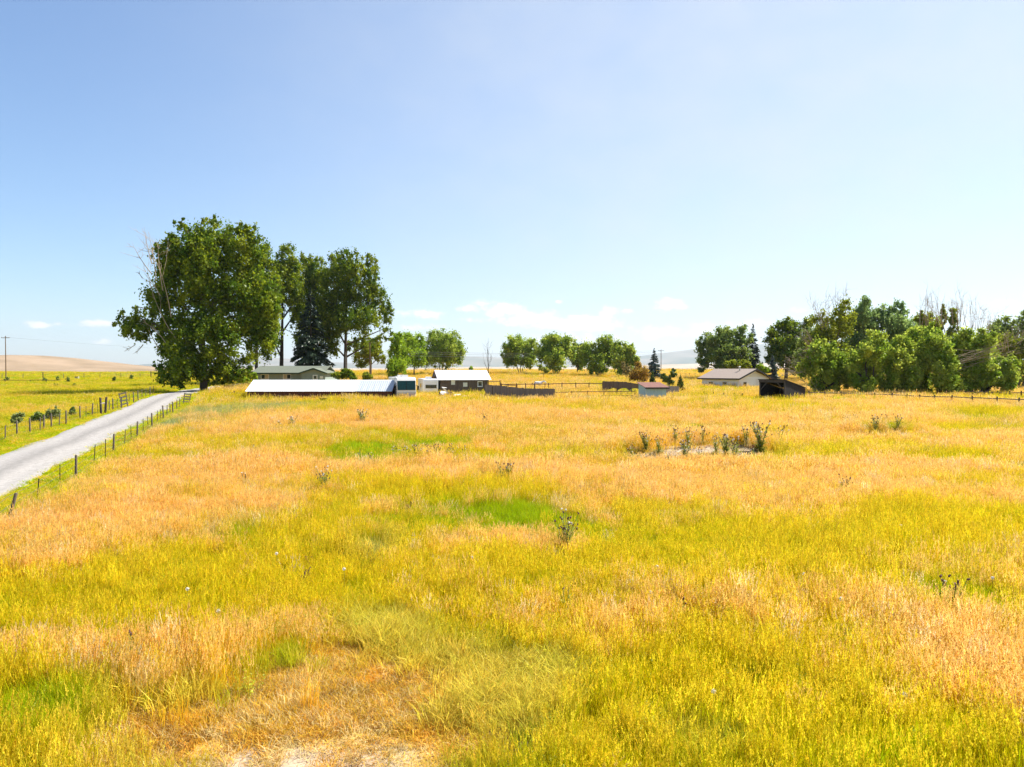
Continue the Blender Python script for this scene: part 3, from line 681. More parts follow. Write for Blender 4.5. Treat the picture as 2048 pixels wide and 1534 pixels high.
# --- old swather with white panels, tyre, sheets lying by the barn
g0 = at(889, 92.0); g0.z += .35
sw = tag(empty('broken_implement', g0, R(10)), 'broken farm implement with bent white panels in front of the barn', 'implement')
MB().slab([(-.7,-.1,.25),(.1,-.3,.15),(.5,.5,.55),(-.4,.7,.7)], .05).build('side_panel', M['white'], sw)
MB().slab([(-.3,-.15,1.15),(-.05,-.15,1.2),(.75,0,.25),(.5,0,.2)], .12).build('chute', M['white'], sw)
MB().slab([(-.35,-.1,1.2),(.3,-.1,1.12),(.3,.35,1.15),(-.35,.35,1.24)], .05).build('hood', M['white'], sw)
MB().box(.35, .95, .1, .6, .1, .62).build('engine', M['black'], sw)
wheel(sw, -.62, .3, .25, .36, .2); wheel(sw, .95, .5, .25, .36, .2, side=1)
MB().tube([(-.9,-.2,.2),(-.2,-.25,.45),(.9,.0,.3)], .04, 6).build('tube_frame', M['rust'], sw)
g0 = at(914, 92.0); g0.z += .35
tag(MB().slab([(-.5,-.3,.12),(.55,-.25,.22),(.4,.5,.35),(-.4,.5,.25)], .06).build('sheet_metal', M['white']), 'small bent white metal sheet lying beside the broken implement', 'metal sheet').location = g0
g0 = at(936, 91.0); g0.z += .40
sk = tag(empty('boat', g0, R(8)), 'upturned pale flat boat lying in the grass before the barn', 'boat')
MB().prism([(-.9,0),(.9,0),(.65,.26),(-.7,.24)], 'y', -.35, .45).build('hull', M['trailer'], sk)
MB().box(-.05+.9, 1.05, -.3, .4, .02, .1).build('rim', M['blue_board'], sk)
# rusty box in the field
g0 = at(647, 90.0 if False else 82.0); g0.z += .30
bx = tag(empty('feed_box', g0, R(-12)), 'rust-brown open feed box standing alone in the grass before the long shed', 'box')
m_ = MB(); m_.box(-.38,-.34,-.25,.25,0,.55); m_.box(.34,.38,-.25,.25,0,.55); m_.box(-.34,.34,.21,.25,0,.55); m_.build('side', M['red_board'], bx)
MB().box(-.40,.40,-.27,.27,.55,.60).build('lid', M['red_board'], bx); MB().box(-.34,.34,-.25,.21,-.3,.05).build('floor_board', M['dark_wood'], bx)
# ---------------------------------------------------------------- trees
def leaf_material(name, trans=.45, gloss=.012):
    mt = bpy.data.materials.new(name); mt.use_nodes = True; t = mt.node_tree; t.nodes.clear()
    a = t.nodes.new('ShaderNodeAttribute'); a.attribute_name = 'tint'
    df = t.nodes.new('ShaderNodeBsdfDiffuse'); tl = t.nodes.new('ShaderNodeBsdfTranslucent'); gl = t.nodes.new('ShaderNodeBsdfGlossy'); gl.inputs['Roughness'].default_value = .4
    hs = t.nodes.new('ShaderNodeHueSaturation'); hs.inputs['Hue'].default_value = .497; hs.inputs['Value'].default_value = 1.25
    t.links.new(a.outputs['Vector'], hs.inputs['Color'])
    t.links.new(a.outputs['Vector'], df.inputs[0]); t.links.new(hs.outputs[0], tl.inputs[0])
    s1 = t.nodes.new('ShaderNodeMixShader'); s1.inputs[0].default_value = trans; t.links.new(df.outputs[0], s1.inputs[1]); t.links.new(tl.outputs[0], s1.inputs[2])
    s2 = t.nodes.new('ShaderNodeMixShader'); s2.inputs[0].default_value = gloss; t.links.new(s1.outputs[0], s2.inputs[1]); t.links.new(gl.outputs[0], s2.inputs[2])
    o = t.nodes.new('ShaderNodeOutputMaterial'); t.links.new(s2.outputs[0], o.inputs[0])
    return mt
M['leaf'] = leaf_material('broad_leaves'); M['needle'] = leaf_material('conifer_needles', .15, .03)
M['bark'] = material('grey_brown_bark', (.16,.12,.09), (.08,.06,.045), scale=3, stretch=(3,3,.5), bump=.7)
M['bark_dark'] = material('dark_bark', (.075,.058,.045), (.04,.032,.026), scale=3, stretch=(3,3,.5), bump=.7)
M['dead'] = material('bleached_dead_wood', (.44,.35,.25), (.30,.23,.16), scale=3, stretch=(3,3,.5))
GREENS = {'cotton': ((.072,.138,.008),(.265,.305,.012)), 'poplar': ((.19,.31,.012),(.33,.43,.025)), 'willow': ((.165,.265,.018),(.43,.49,.065)),
          'pale': ((.13,.20,.038),(.275,.335,.065)), 'blue': ((.13,.22,.065),(.27,.36,.10)), 'rust': ((.30,.16,.03),(.42,.31,.03)), 'olive': ((.15,.20,.012),(.31,.34,.02)),
          'spruce': ((.018,.038,.022),(.050,.078,.040)), 'bluespruce': ((.05,.085,.075),(.11,.15,.13)), 'pine': ((.08,.13,.02),(.18,.21,.03)), 'brown': ((.24,.20,.06),(.34,.28,.11)), 'sage': ((.24,.28,.08),(.36,.39,.14))}
def quads(C, U, Vv, tint):
    n = len(C); V = np.empty((n, 4, 3)); V[:,0] = C-U; V[:,1] = C+Vv*.5-U*.1; V[:,2] = C+U; V[:,3] = C-Vv*.5-U*.1
    return V.reshape(-1, 3), np.arange(n*4).reshape(n, 4), np.repeat(tint, 4, axis=0)
def unit(a): return a/(np.linalg.norm(a, axis=1, keepdims=True)+1e-9)
def crown_leaves(g, ells, n, size, pal, elong=1.5, up=0.0, sub=.34, dens=1.0, light=None):
    """ells: [(centre, radii, weight)] -> leaf quads gathered into clumps spread through the crown volume"""
    vol = np.array([(e[1][0]*e[1][2])*e[2] for e in ells]); vol = vol/vol.sum()
    Cs = []; Rs = []; Ws = []
    for (c, r, wt), f in zip(ells, vol):
        k = max(5, int(11*dens*wt+ r[0]*r[2]*1.1*dens))
        dv = unit(g.normal(size=(k, 3))); rad = g.random(k)**.42
        Cs.append(np.array(c)+dv*np.array(r)*rad[:,None]*.88); Rs.append(np.full(k, min(r)*sub)*g.uniform(.6, 1.35, k)); Ws.append(np.full(k, f/k)*g.uniform(.5, 1.5, k))
    Cs = np.vstack(Cs); Rs = np.concatenate(Rs); Ws = np.concatenate(Ws); Ws /= Ws.sum()
    ci = g.choice(len(Cs), n, p=Ws)
    dv = unit(g.normal(size=(n, 3))); rr = Rs[ci]*np.minimum(np.abs(g.normal(0,.66,n)), 1.6)
    P = Cs[ci]+dv*rr[:,None]*np.array([1, 1, .95+.5*up])
    nrm = unit(dv*.7+g.normal(size=(n, 3))*.7+np.array([0, 0, .35]))
    ax = unit(np.cross(nrm, g.normal(size=(n, 3)))+np.array([0, 0, up]))
    bi = unit(np.cross(nrm, ax))
    s = size*g.uniform(.6, 1.35, n)[:,None]
    cl = g.random(len(Cs))**1.3; a, b = np.array(pal[0]), np.array(pal[1])
    tt = np.clip(cl[ci]*.95+g.normal(0, .16, n), 0, 1)[:,None]
    tint = (a*(1-tt)+b*tt)*g.uniform(.72, 1.28, (n, 1))
    return quads(P, ax*s*elong*.5, bi*s, tint), Cs, Rs
def bez(p0, p1, p2, n=6): return [p0*(1-t)**2+p1*2*t*(1-t)+p2*t*t for t in [i/(n-1) for i in range(n)]]
FAT = ('willows along the far field', 'willows in the front row of the wood', 'trees deep in the wood', 'tall trees at the back of the wood')
def make_tree(name, label, px, d, ells, n, size, pal, trunk_h=.45, trunk_r=.45, stems=1, lean=0.0, bark='bark', elong=1.5, up=0.0, sub=.34, dens=1.8, group=None, seed=0,
              twigs=.35, cat='tree', dz=0.0, crown_name='crown', base_off=None):
    g = np.random.default_rng(seed*77+int(px)); k = d/FPX
    base = at(px, d); root = tag(empty(name, base), label, cat, group)
    E = []
    fat = 1.16 if (group or '') in FAT or px > 1390 or 500 < px < 640 or 780 < px < 930 else 1.0
    for e in ells:
        cx_, cy_, rx, ry = e[:4]; rx, ry = rx*fat, ry*fat; off = (e[4] if len(e) > 4 else 0.0)+(g.normal(0, 1.6) if len(ells) > 14 else g.normal(0, .6*min(rx*k, 3))); wt = e[5] if len(e) > 5 else 1.0
        E.append((((cx_-px)*k, off, rowz(cy_, d)-base.z), (rx*k, rx*k*.9 if rx*k < 9 else 7.5, ry*k), wt))
    (V, F, T), Cs, Rs = crown_leaves(g, E, int(n*(2.5 if fat > 1 else 2.0)), size*.82, GREENS[pal], elong, up, sub, dens)
    me = mesh_np(crown_name, V, F, {'tint': T}); obj(crown_name, me, M['needle' if pal in ('spruce','bluespruce','pine') else 'leaf'], root)
    # trunk, limbs to the crown's lobes, twigs to the clumps
    tb = MB(); zt = max(e[0][2]+e[1][2]*.5 for e in E); nodes = []
    for s in range(stems):
        sp = 0 if stems == 1 else (s-(stems-1)/2)
        a0 = Vector((sp*trunk_r*1.1+g.normal(0,.05), g.normal(0,.15) if stems > 1 else 0, -.3))
        tipx = E[s % len(E)][0][0]*.6 if stems > 1 else lean*zt+np.mean([e[0][0] for e in E])*.35
        tip = Vector((tipx, g.normal(0,.3), zt*(.78 if stems == 1 else .6)))
        midp = a0.lerp(tip, .5)+Vector((sp*.5*trunk_r+g.normal(0,.12), g.normal(0,.12), 0))
        pts = bez(a0, midp, tip, 9); r0 = trunk_r/(1 if stems == 1 else stems**.5)
        rad = [r0*(1.25 if i == 0 else 1)*(1-.86*(i/8)**1.1) for i in range(9)]
        tb.tube(pts, rad, 9 if d < 120 else 7); nodes += [(p, r) for p, r in zip(pts[2:], rad[2:])]
    limbs = []
    for (c, r, wt) in E:
        c = Vector(c); cand = [(p, q) for p, q in nodes if p.z < c.z-.1*r[2]] or nodes[:2]
        p, q = min(cand, key=lambda pq: (pq[0]-c).length*(1+.3*g.random())+abs(pq[0].z-(c.z-r[2]*.9))*.7)
        e_ = c+Vector((0, 0, r[2]*.45)); pts = bez(p, p.lerp(c, .55)+Vector((0, 0, r[2]*.15))+Vector(g.normal(0,.25,3)), e_, 7)
        rad = [min(q*.8, trunk_r*.45)*(1-.82*i/6)+.02 for i in range(7)]; tb.tube(pts, rad, 6, False); limbs += list(zip(pts[1:], rad[1:]))
    allp = np.array([list(p) for p, _ in limbs]+[list(p) for p, _ in nodes]); allr = [r for _, r in limbs]+[r for _, r in nodes]
    for c in Cs[g.random(len(Cs)) < twigs]:
        i = int(np.argmin(np.linalg.norm(allp-c, axis=1)*(1+.2*g.random(len(allp)))))
        p0 = Vector(allp[i]); p2 = Vector(c); r0 = min(allr[i]*.6, .09); tb.tube(bez(p0, p0.lerp(p2, .5)+Vector((0,0,.25)), p2, 4), [r0, r0*.75, r0*.5, .015], 4, False)
    obj('trunk', tb.mesh('trunk', True), M[bark], root)
    return root
def make_spruce(name, label, px, d, top, base_row, hw, n, pal, size=.42, tiers=22, group=None, seed=0, droop=.35, tr=.2, lean=0):
    g = np.random.default_rng(seed*31+int(px)); k = d/FPX; base = at(px, d); root = tag(empty(name, base), label, 'tree', group)
    zt = rowz(top, d)-base.z; z0 = rowz(base_row, d)-base.z; H = zt-z0; Rm = hw*k
    nb = tiers*9; t0 = np.repeat((np.arange(tiers)+.5)/tiers, 9)+g.normal(0, .4/tiers, nb); t0 = np.clip(t0, .004, .99); ang = g.random(nb)*6.283; ln = g.uniform(.72, 1.12, nb)
    wt = np.clip((1-t0)**1.2+.04, .02, None); wt /= wt.sum()
    bi = g.choice(nb, n, p=wt); u = g.random(n)**.55
    r = Rm*np.clip(1-t0[bi], .015, 1)**.85*ln[bi]*u
    sp = g.normal(0, .10, n)*(r+.4); a = ang[bi]
    P = np.stack([np.cos(a)*r-np.sin(a)*sp+lean*t0[bi]*H, np.sin(a)*r+np.cos(a)*sp, z0+H*t0[bi]-droop*r*u+g.normal(0, .05, n)*H/tiers*2], 1)
    out = np.stack([np.cos(a), np.sin(a), -droop*1.2*np.ones(n)+g.normal(0,.3,n)], 1)
    ax = unit(out+g.normal(0, .55, (n, 3))); nr = unit(np.stack([np.cos(a)*.3, np.sin(a)*.3, np.ones(n)], 1)+g.normal(0, .5, (n, 3))); bb = unit(np.cross(nr, ax))
    s = size*g.uniform(.6, 1.3, n)[:,None]*(.55+.45*(1-t0[bi]))[:,None]
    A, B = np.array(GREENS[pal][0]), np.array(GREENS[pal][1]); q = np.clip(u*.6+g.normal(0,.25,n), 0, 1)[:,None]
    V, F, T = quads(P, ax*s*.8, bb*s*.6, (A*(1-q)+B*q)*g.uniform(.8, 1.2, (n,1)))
    obj('crown', mesh_np('crown', V, F, {'tint': T}), M['needle'], root)
    tb = MB().tube([(0,0,-.3),(lean*H*.5,0,z0+H*.5),(lean*H,0,zt)], [tr, tr*.6, .015], 7)
    for i in range(0, nb, 2):
        R_ = Rm*max(1-t0[i], .02)**.85*.8; zz = z0+H*t0[i]; tb.tube([(lean*t0[i]*H,0,zz),(math.cos(ang[i])*R_+lean*t0[i]*H, math.sin(ang[i])*R_, zz-droop*R_)], [.045,.012], 3, False)
    obj('trunk', tb.mesh('trunk', True), M['bark_dark'], root)
    return root
def whips(par, name, px, d, lines, mat='dead', seed=0, r0=.05, side=4, bend=.12):
    """dead branches: lines of (x0, row0, x1, row1, depth offset); each a tapered limb with side twigs"""
    g = np.random.default_rng(seed); k = d/FPX; b = par.location; m_ = MB()
    for (x0, y0, x1, y1, *o_) in lines:
        off = o_[0] if o_ else g.normal(0, .8)
        p0 = Vector(((x0-px)*k, off, rowz(y0, d)-b.z)); p1 = Vector(((x1-px)*k, off+g.normal(0,.5), rowz(y1, d)-b.z)); L = (p1-p0).length
        mid_ = p0.lerp(p1, .5)+Vector(g.normal(0, bend*L*.5, 3)); pts = bez(p0, mid_, p1, 7)
        m_.tube(pts, [r0*(1-.85*i/6) for i in range(7)], 4, False)
        for j in range(side):
            i = int(g.integers(2, 6)); q = pts[i]; dr = (pts[i+1]-pts[i-1]).normalized()
            e = q+(dr*.8+Vector(g.normal(0,.45,3)))*L*g.uniform(.15,.38)
            m_.tube([q, q.lerp(e,.5)+Vector(g.normal(0,.05*L,3))*.5, e], [r0*.5, r0*.36, r0*.16], 3, False)
            if side > 3:
                e2 = q.lerp(e,.55); e3 = e2+((e-q).normalized()+Vector(g.normal(0,.6,3)))*L*.14; m_.tube([e2, e3], [r0*.3, r0*.12], 3, False)
    o = obj(name, m_.mesh(name, True), M[mat], par); o['label'] = 'leafless dead branches'
    return o
def fan(g, x, y, n, ang, spread, length):
    out = []
    for i in range(n):
        a = math.radians(ang+g.normal(0, spread)); L = length*g.uniform(.55, 1.1); sx_ = x+g.normal(0, 3)
        out.append((sx_, y+g.normal(0,3), sx_+math.cos(a)*L, y-math.sin(a)*L))
    return out
gg = np.random.default_rng(5)
# the tall grove on the left
A = make_tree('cottonwood_tree', 'largest cottonwood with wide spreading crown, beside the road', 408, 112,
    [(385,497,55,55),(345,520,42,58),(440,490,55,52),(492,505,42,58),(400,570,80,70),(480,590,70,70),(342,600,44,55),(304,655,36,34,-2),(270,650,18,34,-1,.6),(270,620,14,16,0,.4),(515,600,40,55),(536,625,26,45),
     (355,670,60,50),(430,665,75,60,-3),(500,670,55,55),(390,725,62,42,-2),(455,725,62,40,-2),(370,755,36,22,-3),(340,740,26,26,0,.7),(320,500,22,35,0,.5),(420,445,26,16,0,.5),(365,452,20,18,0,.5),(490,458,24,18,0,.5),(430,540,40,60,-5),(425,750,45,22,-3),(475,748,36,18,-1)],
    56000, .36, 'cotton', trunk_r=.55, up=.45, dens=1.5, seed=1, sub=.29, twigs=.3, group='tall cottonwoods by the house')
whips(A, 'dead_branch', 408, 112, [(388,680,335,560,-6),(380,640,345,505,-6),(360,600,325,545,-6),(352,570,340,480,-6),(345,560,312,500,-6),(365,590,356,495,-6),(350,700,320,640,-5),(375,700,330,650,-6),(300,560,288,548,-2),(285,690,262,702,-2),(300,690,290,706,-2),(345,540,332,470,-6)], seed=2, r0=.075, side=6)
B_ = make_tree('cottonwood_tree', 'slim cottonwood half hidden behind the largest one, bare grey lower trunk', 512, 148, [(528,520,24,42),(515,560,35,50),(535,590,30,55),(545,640,20,45),(525,680,22,35),(508,620,25,60)], 12000, .36, 'cotton', trunk_r=.42, seed=2, up=.35, group='tall cottonwoods by the house', bark='bark_dark')
C_ = make_tree('cottonwood_tree', 'narrow cottonwood with straight dark trunk above the house roof', 563, 158, [(580,522,22,32),(600,640,14,35,0,.6),(572,560,28,45),(592,560,22,40),(565,600,22,35),(590,605,20,30),(548,690,15,22,0,.5),(556,655,9,18,0,.4),(602,530,12,30,0,.6)], 10500, .34, 'cotton', trunk_r=.55, seed=3, up=.35, bark='bark_dark', group='tall cottonwoods by the house')
C2 = make_tree('cottonwood_tree', 'cottonwood showing only its top above the dark spruce', 618, 172, [(612,540,16,34),(628,535,18,32),(622,580,30,40),(640,560,20,45),(605,590,18,35),(605,630,20,42),(632,635,24,48),(615,680,20,36)], 14000, .36, 'cotton', trunk_r=.4, seed=4, up=.35, bark='bark_dark', group='tall cottonwoods by the house')
D_ = make_spruce('spruce_tree', 'dark drooping spruce between the two cottonwoods by the house', 622, 152, 575, 742, 50, 15000, 'spruce', size=.55, tiers=24, seed=5, tr=.35)
E_ = make_tree('cottonwood_tree', 'broad cottonwood with forked pale trunk at the end of the house', 690, 160,
    [(665,535,26,36),(690,520,22,28),(712,535,24,40),(737,535,20,40),(745,560,22,35),(670,590,38,50),(715,595,45,45),(755,605,28,36),(775,625,17,30),(690,640,48,38),(735,645,42,32),(770,665,16,22,0,.5),(660,655,26,32),(715,685,36,20,0,.7),(745,690,26,16,0,.4),(650,560,16,30,0,.6),(655,640,26,50),(662,690,26,30),(690,565,40,45),(640,610,14,40,0,.6)],
    30000, .36, 'cotton', trunk_r=.5, seed=6, up=.5, sub=.30, twigs=.3, group='tall cottonwoods by the house')
# smaller trees behind
make_tree('poplar_tree', 'bright green upright poplar rising behind the motorhome', 795, 150, [(795,695,14,30),(788,715,16,30),(803,715,15,30),(795,735,20,22),(797,680,9,16)], 7000, .30, 'poplar', trunk_r=.16, seed=7, up=.7)
make_tree('willow_tree', 'loose yellow-green tree half behind the bright poplar', 828, 215, [(815,685,20,20),(832,690,18,24),(838,715,16,18),(820,715,18,22)], 6000, .42, 'poplar', trunk_r=.25, seed=8, group='willows along the far field')
make_tree('tree', 'shady round tree just behind the broad cottonwood, over the shrub', 742, 182, [(735,700,24,22),(752,690,16,26),(760,715,14,18),(725,718,20,18)], 6000, .36, 'olive', trunk_r=.25, seed=9)
make_tree('willow_tree', 'wide willow standing above the white barn roof', 885, 225, [(866,688,20,26),(880,678,18,20),(905,694,22,30),(918,705,13,26),(860,712,20,22),(890,718,36,18),(895,700,20,30)], 10500, .42, 'willow', trunk_r=.35, stems=3, seed=10, group='willows along the far field', up=.3)
J = tag(empty('bare_tree', at(976, 130)), 'thin leafless sapling standing beside the barn', 'tree')
m_ = MB(); zz = rowz(676, 130)-J.location.z; m_.tube([(0,0,-.2),(.05,0,zz*.4),(-.04,.05,zz*.75),(.05,0,zz)], [.10,.075,.045,.015], 6); obj('trunk', m_.mesh('trunk', True), M['bark_dark'], J)
whips(J, 'branch', 976, 130, [(976,740,966,705,0),(976,735,986,700,0),(976,725,969,690,0),(976,720,983,685,0),(976,712,971,680,0),(976,745,968,722,0),(976,742,984,715,0)], 'bark_dark', seed=3, r0=.035, side=3)
WG = 'willows along the far field'
make_tree('willow_tree', 'round dense willow standing alone at the left of the far willow row', 1040, 225, [(1022,692,18,18),(1045,690,22,18),(1060,700,14,24),(1018,712,15,20),(1040,715,30,18),(1058,722,14,14),(1010,715,8,14)], 11000, .40, 'willow', trunk_r=.3, stems=3, seed=11, group=WG, up=.3)
make_tree('willow_tree', 'willow with dark fan of stems, second in the far row', 1112, 213, [(1090,692,17,22),(1106,688,18,20),(1130,692,20,22),(1142,705,10,18),(1085,708,13,18),(1112,712,32,18),(1112,730,20,12)], 11000, .40, 'willow', trunk_r=.32, stems=4, seed=12, group=WG, up=.3)
make_tree('willow_tree', 'narrow grey-green tree squeezed between two willows in the far row', 1154, 222, [(1155,695,12,17),(1150,715,13,16),(1160,728,11,14)], 3500, .40, 'pale', trunk_r=.2, seed=13, group=WG)
make_tree('willow_tree', 'willow with a dead brown spike in its crown in the far row', 1197, 200, [(1178,705,20,20),(1200,698,16,22),(1214,690,14,20),(1165,716,10,18),(1195,722,32,18),(1222,710,10,24),(1190,738,24,12)], 11000, .38, 'willow', trunk_r=.3, stems=3, seed=14, group=WG, up=.4)
make_tree('willow_tree', 'last willow at the right of the far row, dark trunk cluster', 1250, 190, [(1245,700,16,22),(1262,708,13,24),(1236,716,11,24),(1252,728,22,20),(1272,722,8,18)], 9000, .38, 'willow', trunk_r=.32, stems=3, seed=15, group=WG, up=.4, bark='bark_dark')
make_tree('small_tree', 'scrubby little olive tree beyond the horse', 1087, 176, [(1087,738,11,7),(1080,733,7,5),(1094,742,7,5)], 700, .30, 'olive', trunk_r=.09, seed=16, twigs=.9)
make_spruce('spruce_tree', 'open blue-green spruce in front of the far utility pole', 1308, 165, 697, 758, 19, 3600, 'bluespruce', size=.5, tiers=13, seed=17, droop=.15)
make_tree('rust_shrub', 'rust-coloured half-dead conifer clump by the board fence', 1279, 134, [(1272,748,14,13),(1286,744,13,13),(1278,732,8,10),(1290,756,10,8),(1268,756,9,9)], 4200, .20, 'rust', trunk_r=.10, seed=18, cat='shrub', twigs=.8, sub=.6)
make_spruce('young_conifer', 'bright green young conifer behind the pale blue shed', 1305, 122, 742, 768, 8, 1600, 'pine', size=.28, tiers=9, seed=19, droop=.1, tr=.06)
make_tree('pine_shrub', 'wind-bent pine shrub leaning over the pale blue shed', 1337, 118, [(1332,757,11,8),(1344,748,7,8),(1348,740,4,6),(1326,752,6,6),(1340,764,10,6)], 2600, .25, 'pine', trunk_r=.10, seed=20, cat='shrub', twigs=.8, lean=.1)
make_spruce('juniper_shrub', 'dark ragged juniper shrub right of the pale blue shed', 1361, 100, 751, 786, 11, 2200, 'pine', size=.28, tiers=9, seed=21, droop=-.3, tr=.07)
K = make_tree('twiggy_tree', 'grey twiggy sapling with thin leaves before the last far willow', 1254, 150, [(1254,738,9,14),(1247,730,6,9),(1262,745,7,10)], 900, .26, 'brown', trunk_r=.07, seed=22, twigs=.9)
make_tree('lilac_shrub', 'leafy green shrub spilling over the long shed roof beside the house', 685, 117, [(676,750,15,9),(697,748,14,11),(686,744,10,8),(706,753,8,7)], 4000, .26, 'cotton', trunk_r=.08, seed=23, cat='shrub', stems=2)
make_tree('round_shrub', 'round dark green shrub between the house and the motorhome', 736, 117, [(736,752,11,8),(731,755,8,6)], 2200, .22, 'olive', trunk_r=.07, seed=24, cat='shrub')
make_tree('round_shrub', 'yellow-green shrub at the near corner of the sage house', 494, 124, [(488,756,12,9),(502,753,11,9),(478,760,9,6)], 2200, .24, 'poplar', trunk_r=.07, seed=25, cat='shrub')
make_tree('round_shrub', 'lone small bush on the skyline just above the barn roof', 943, 262, [(943,736,6,4.5)], 700, .35, 'poplar', trunk_r=.08, seed=26, cat='shrub')
# right-hand wood: back rows
make_tree('cottonwood_tree', 'pale cottonwood behind the white house, leftmost of the wood', 1442, 172, [(1420,690,22,26),(1440,680,22,24),(1462,672,20,20),(1482,680,18,30),(1410,715,15,24),(1440,712,30,26),(1470,712,24,28),(1402,730,9,14)], 13000, .38, 'pale', trunk_r=.45, seed=30)
make_spruce('spruce_tree', 'tall slim dark spruce poking out above the white house', 1505, 176, 645, 752, 24, 6000, 'spruce', size=.5, tiers=16, seed=31, droop=.2)
make_tree('cottonwood_tree', 'dense dark green tree between the slim spruce and the dead brown top', 1572, 163, [(1548,672,17,24),(1572,658,18,24),(1596,668,20,28),(1560,705,28,34),(1595,712,24,34),(1540,715,13,28),(1610,650,13,18)], 14000, .38, 'cotton', trunk_r=.45, seed=32)
make_spruce('spruce_tree', 'small silvery blue spruce beside the white house gable', 1545, 143, 710, 765, 18, 4200, 'bluespruce', size=.36, tiers=13, seed=33, droop=.1)
make_tree('round_shrub', 'round yellow-green shrub right behind the white house roof', 1474, 142, [(1465,730,12,9),(1482,729,12,9),(1474,725,10,7)], 2600, .26, 'olive', trunk_r=.1, seed=34, cat='shrub')
make_tree('round_shrub', 'light green bush showing beside the white house gable peak', 1525, 140, [(1520,735,8,7),(1530,740,8,7)], 1300, .25, 'poplar', trunk_r=.1, seed=35, cat='shrub')
BG = 'tall trees at the back of the wood'
S1 = make_tree('willow_tree', 'tall willow with brown dying crown at the back of the wood', 1672, 128, [(1650,660,26,34),(1675,640,22,36),(1640,690,24,30),(1690,660,20,40),(1665,700,36,30)], 8000, .30, 'olive', trunk_r=.35, stems=3, seed=36, group=BG, twigs=.8, up=.4)
whips(S1, 'dead_branch', 1672, 128, fan(gg,1650,660,10,100,16,70)+fan(gg,1685,640,9,92,12,60)+fan(gg,1625,700,8,135,18,45)+fan(gg,1610,735,7,160,20,40), 'dead', seed=4, r0=.055, side=5)
make_tree('willow_tree', 'blue-green feathery tree, highest leafy top of the wood', 1725, 134, [(1715,625,16,26),(1732,622,14,26),(1725,655,24,36),(1742,650,16,30),(1720,700,28,40)], 11000, .32, 'blue', trunk_r=.35, seed=37, group=BG, up=.9)
make_tree('willow_tree', 'blue-green feathery tree right of the highest top, dark lower crown', 1788, 134, [(1775,628,16,22),(1795,628,16,25),(1760,645,13,25),(1808,645,15,25),(1785,665,30,36),(1785,710,30,36)], 11000, .32, 'blue', trunk_r=.35, seed=38, group=BG, up=.9)
make_tree('willow_tree', 'olive rusty tree left of the two columnar poplars', 1850, 140, [(1840,650,17,26),(1860,655,15,28),(1848,690,28,36),(1835,635,8,14)], 7000, .32, 'olive', trunk_r=.3, seed=39, group=BG, up=.5)
for px_, lb in ((1878,'left of two columnar olive poplars above the wood'),(1906,'right of two columnar olive poplars above the wood')):
    make_tree('poplar_tree', lb, px_, 165, [(px_,632,7.5,20),(px_-1,665,10,28),(px_+1,700,12,28)], 4500, .34, 'olive', trunk_r=.22, seed=px_, group='columnar poplars', up=1.0)
for (px_, d_, el_, lb) in ((1625,150,[(1615,690,22,28),(1635,675,20,30),(1620,725,24,28)],'dark leafy tree filling the gap behind the dying willow'),(1705,150,[(1700,690,24,34),(1712,720,26,36),(1690,735,22,30)],'mid green tree deep in the wood behind the tall bright willow'),
        (1815,150,[(1815,680,22,30),(1820,715,26,36),(1805,735,22,30)],'mid green tree deep in the wood below the feathery tops'),(1965,140,[(1960,690,26,26),(1985,705,24,28),(1950,725,28,30),(1990,735,26,30)],'mid green tree behind the fallen bleached whips'),(1905,150,[(1900,700,24,28),(1915,725,28,32)],'shaded tree deep in the wood below the columnar poplars')):
    make_tree('tree', lb, px_, d_, el_, 6500, .34, 'willow' if px_ in (1965,) else 'pale', trunk_r=.3, seed=px_, group='trees deep in the wood', up=.5)
DT = tag(empty('dead_tree', at(1905, 118)), 'leafless dead tree spreading bare whips high above the wood', 'tree')
m_ = MB(); zz = rowz(690, 118)-DT.location.z; m_.tube([(0,0,-.3),(.1,0,zz*.5),(-.1,.1,zz)], [.3,.22,.12], 7)
for xx, yy in ((1850,650),(1882,640),(1915,640),(1945,650),(1965,665)):
    m_.tube(bez(Vector((0,0,zz*.55)), Vector(((xx-1905)*118/FPX*.4, 0, zz)), Vector(((xx-1905)*118/FPX, 0, rowz(yy,118)-DT.location.z)), 6), [.14,.12,.1,.085,.07,.05], 5, False)
obj('trunk', m_.mesh('trunk', True), M['bark'], DT)
whips(DT, 'dead_branch', 1905, 118, fan(gg,1850,655,9,92,9,75)+fan(gg,1882,650,9,93,9,62)+fan(gg,1918,650,11,88,9,68)+fan(gg,1945,660,8,84,9,62)+fan(gg,1965,670,7,78,10,48), 'dead', seed=5, r0=.042, side=5)
make_tree('cottonwood_tree', 'mixed dark tree rising at the far right edge behind the wood', 2030, 150, [(1995,668,20,20),(2020,655,22,24),(2048,645,25,30),(2085,650,35,40),(2030,690,40,35),(1985,690,18,24)], 11000, .36, 'pale', trunk_r=.4, seed=41)
Tb = make_tree('willow_tree', 'browned bare-topped willow at the right edge of the wood', 2042, 116, [(2030,690,26,26),(2060,700,30,36),(2040,740,34,36)], 5200, .30, 'olive', trunk_r=.3, stems=2, seed=42, up=.4, twigs=.8)
whips(Tb, 'dead_branch', 2042, 116, fan(gg,2010,700,8,110,16,40)+fan(gg,2035,690,8,85,16,40), 'dead', seed=6, r0=.045, side=5)
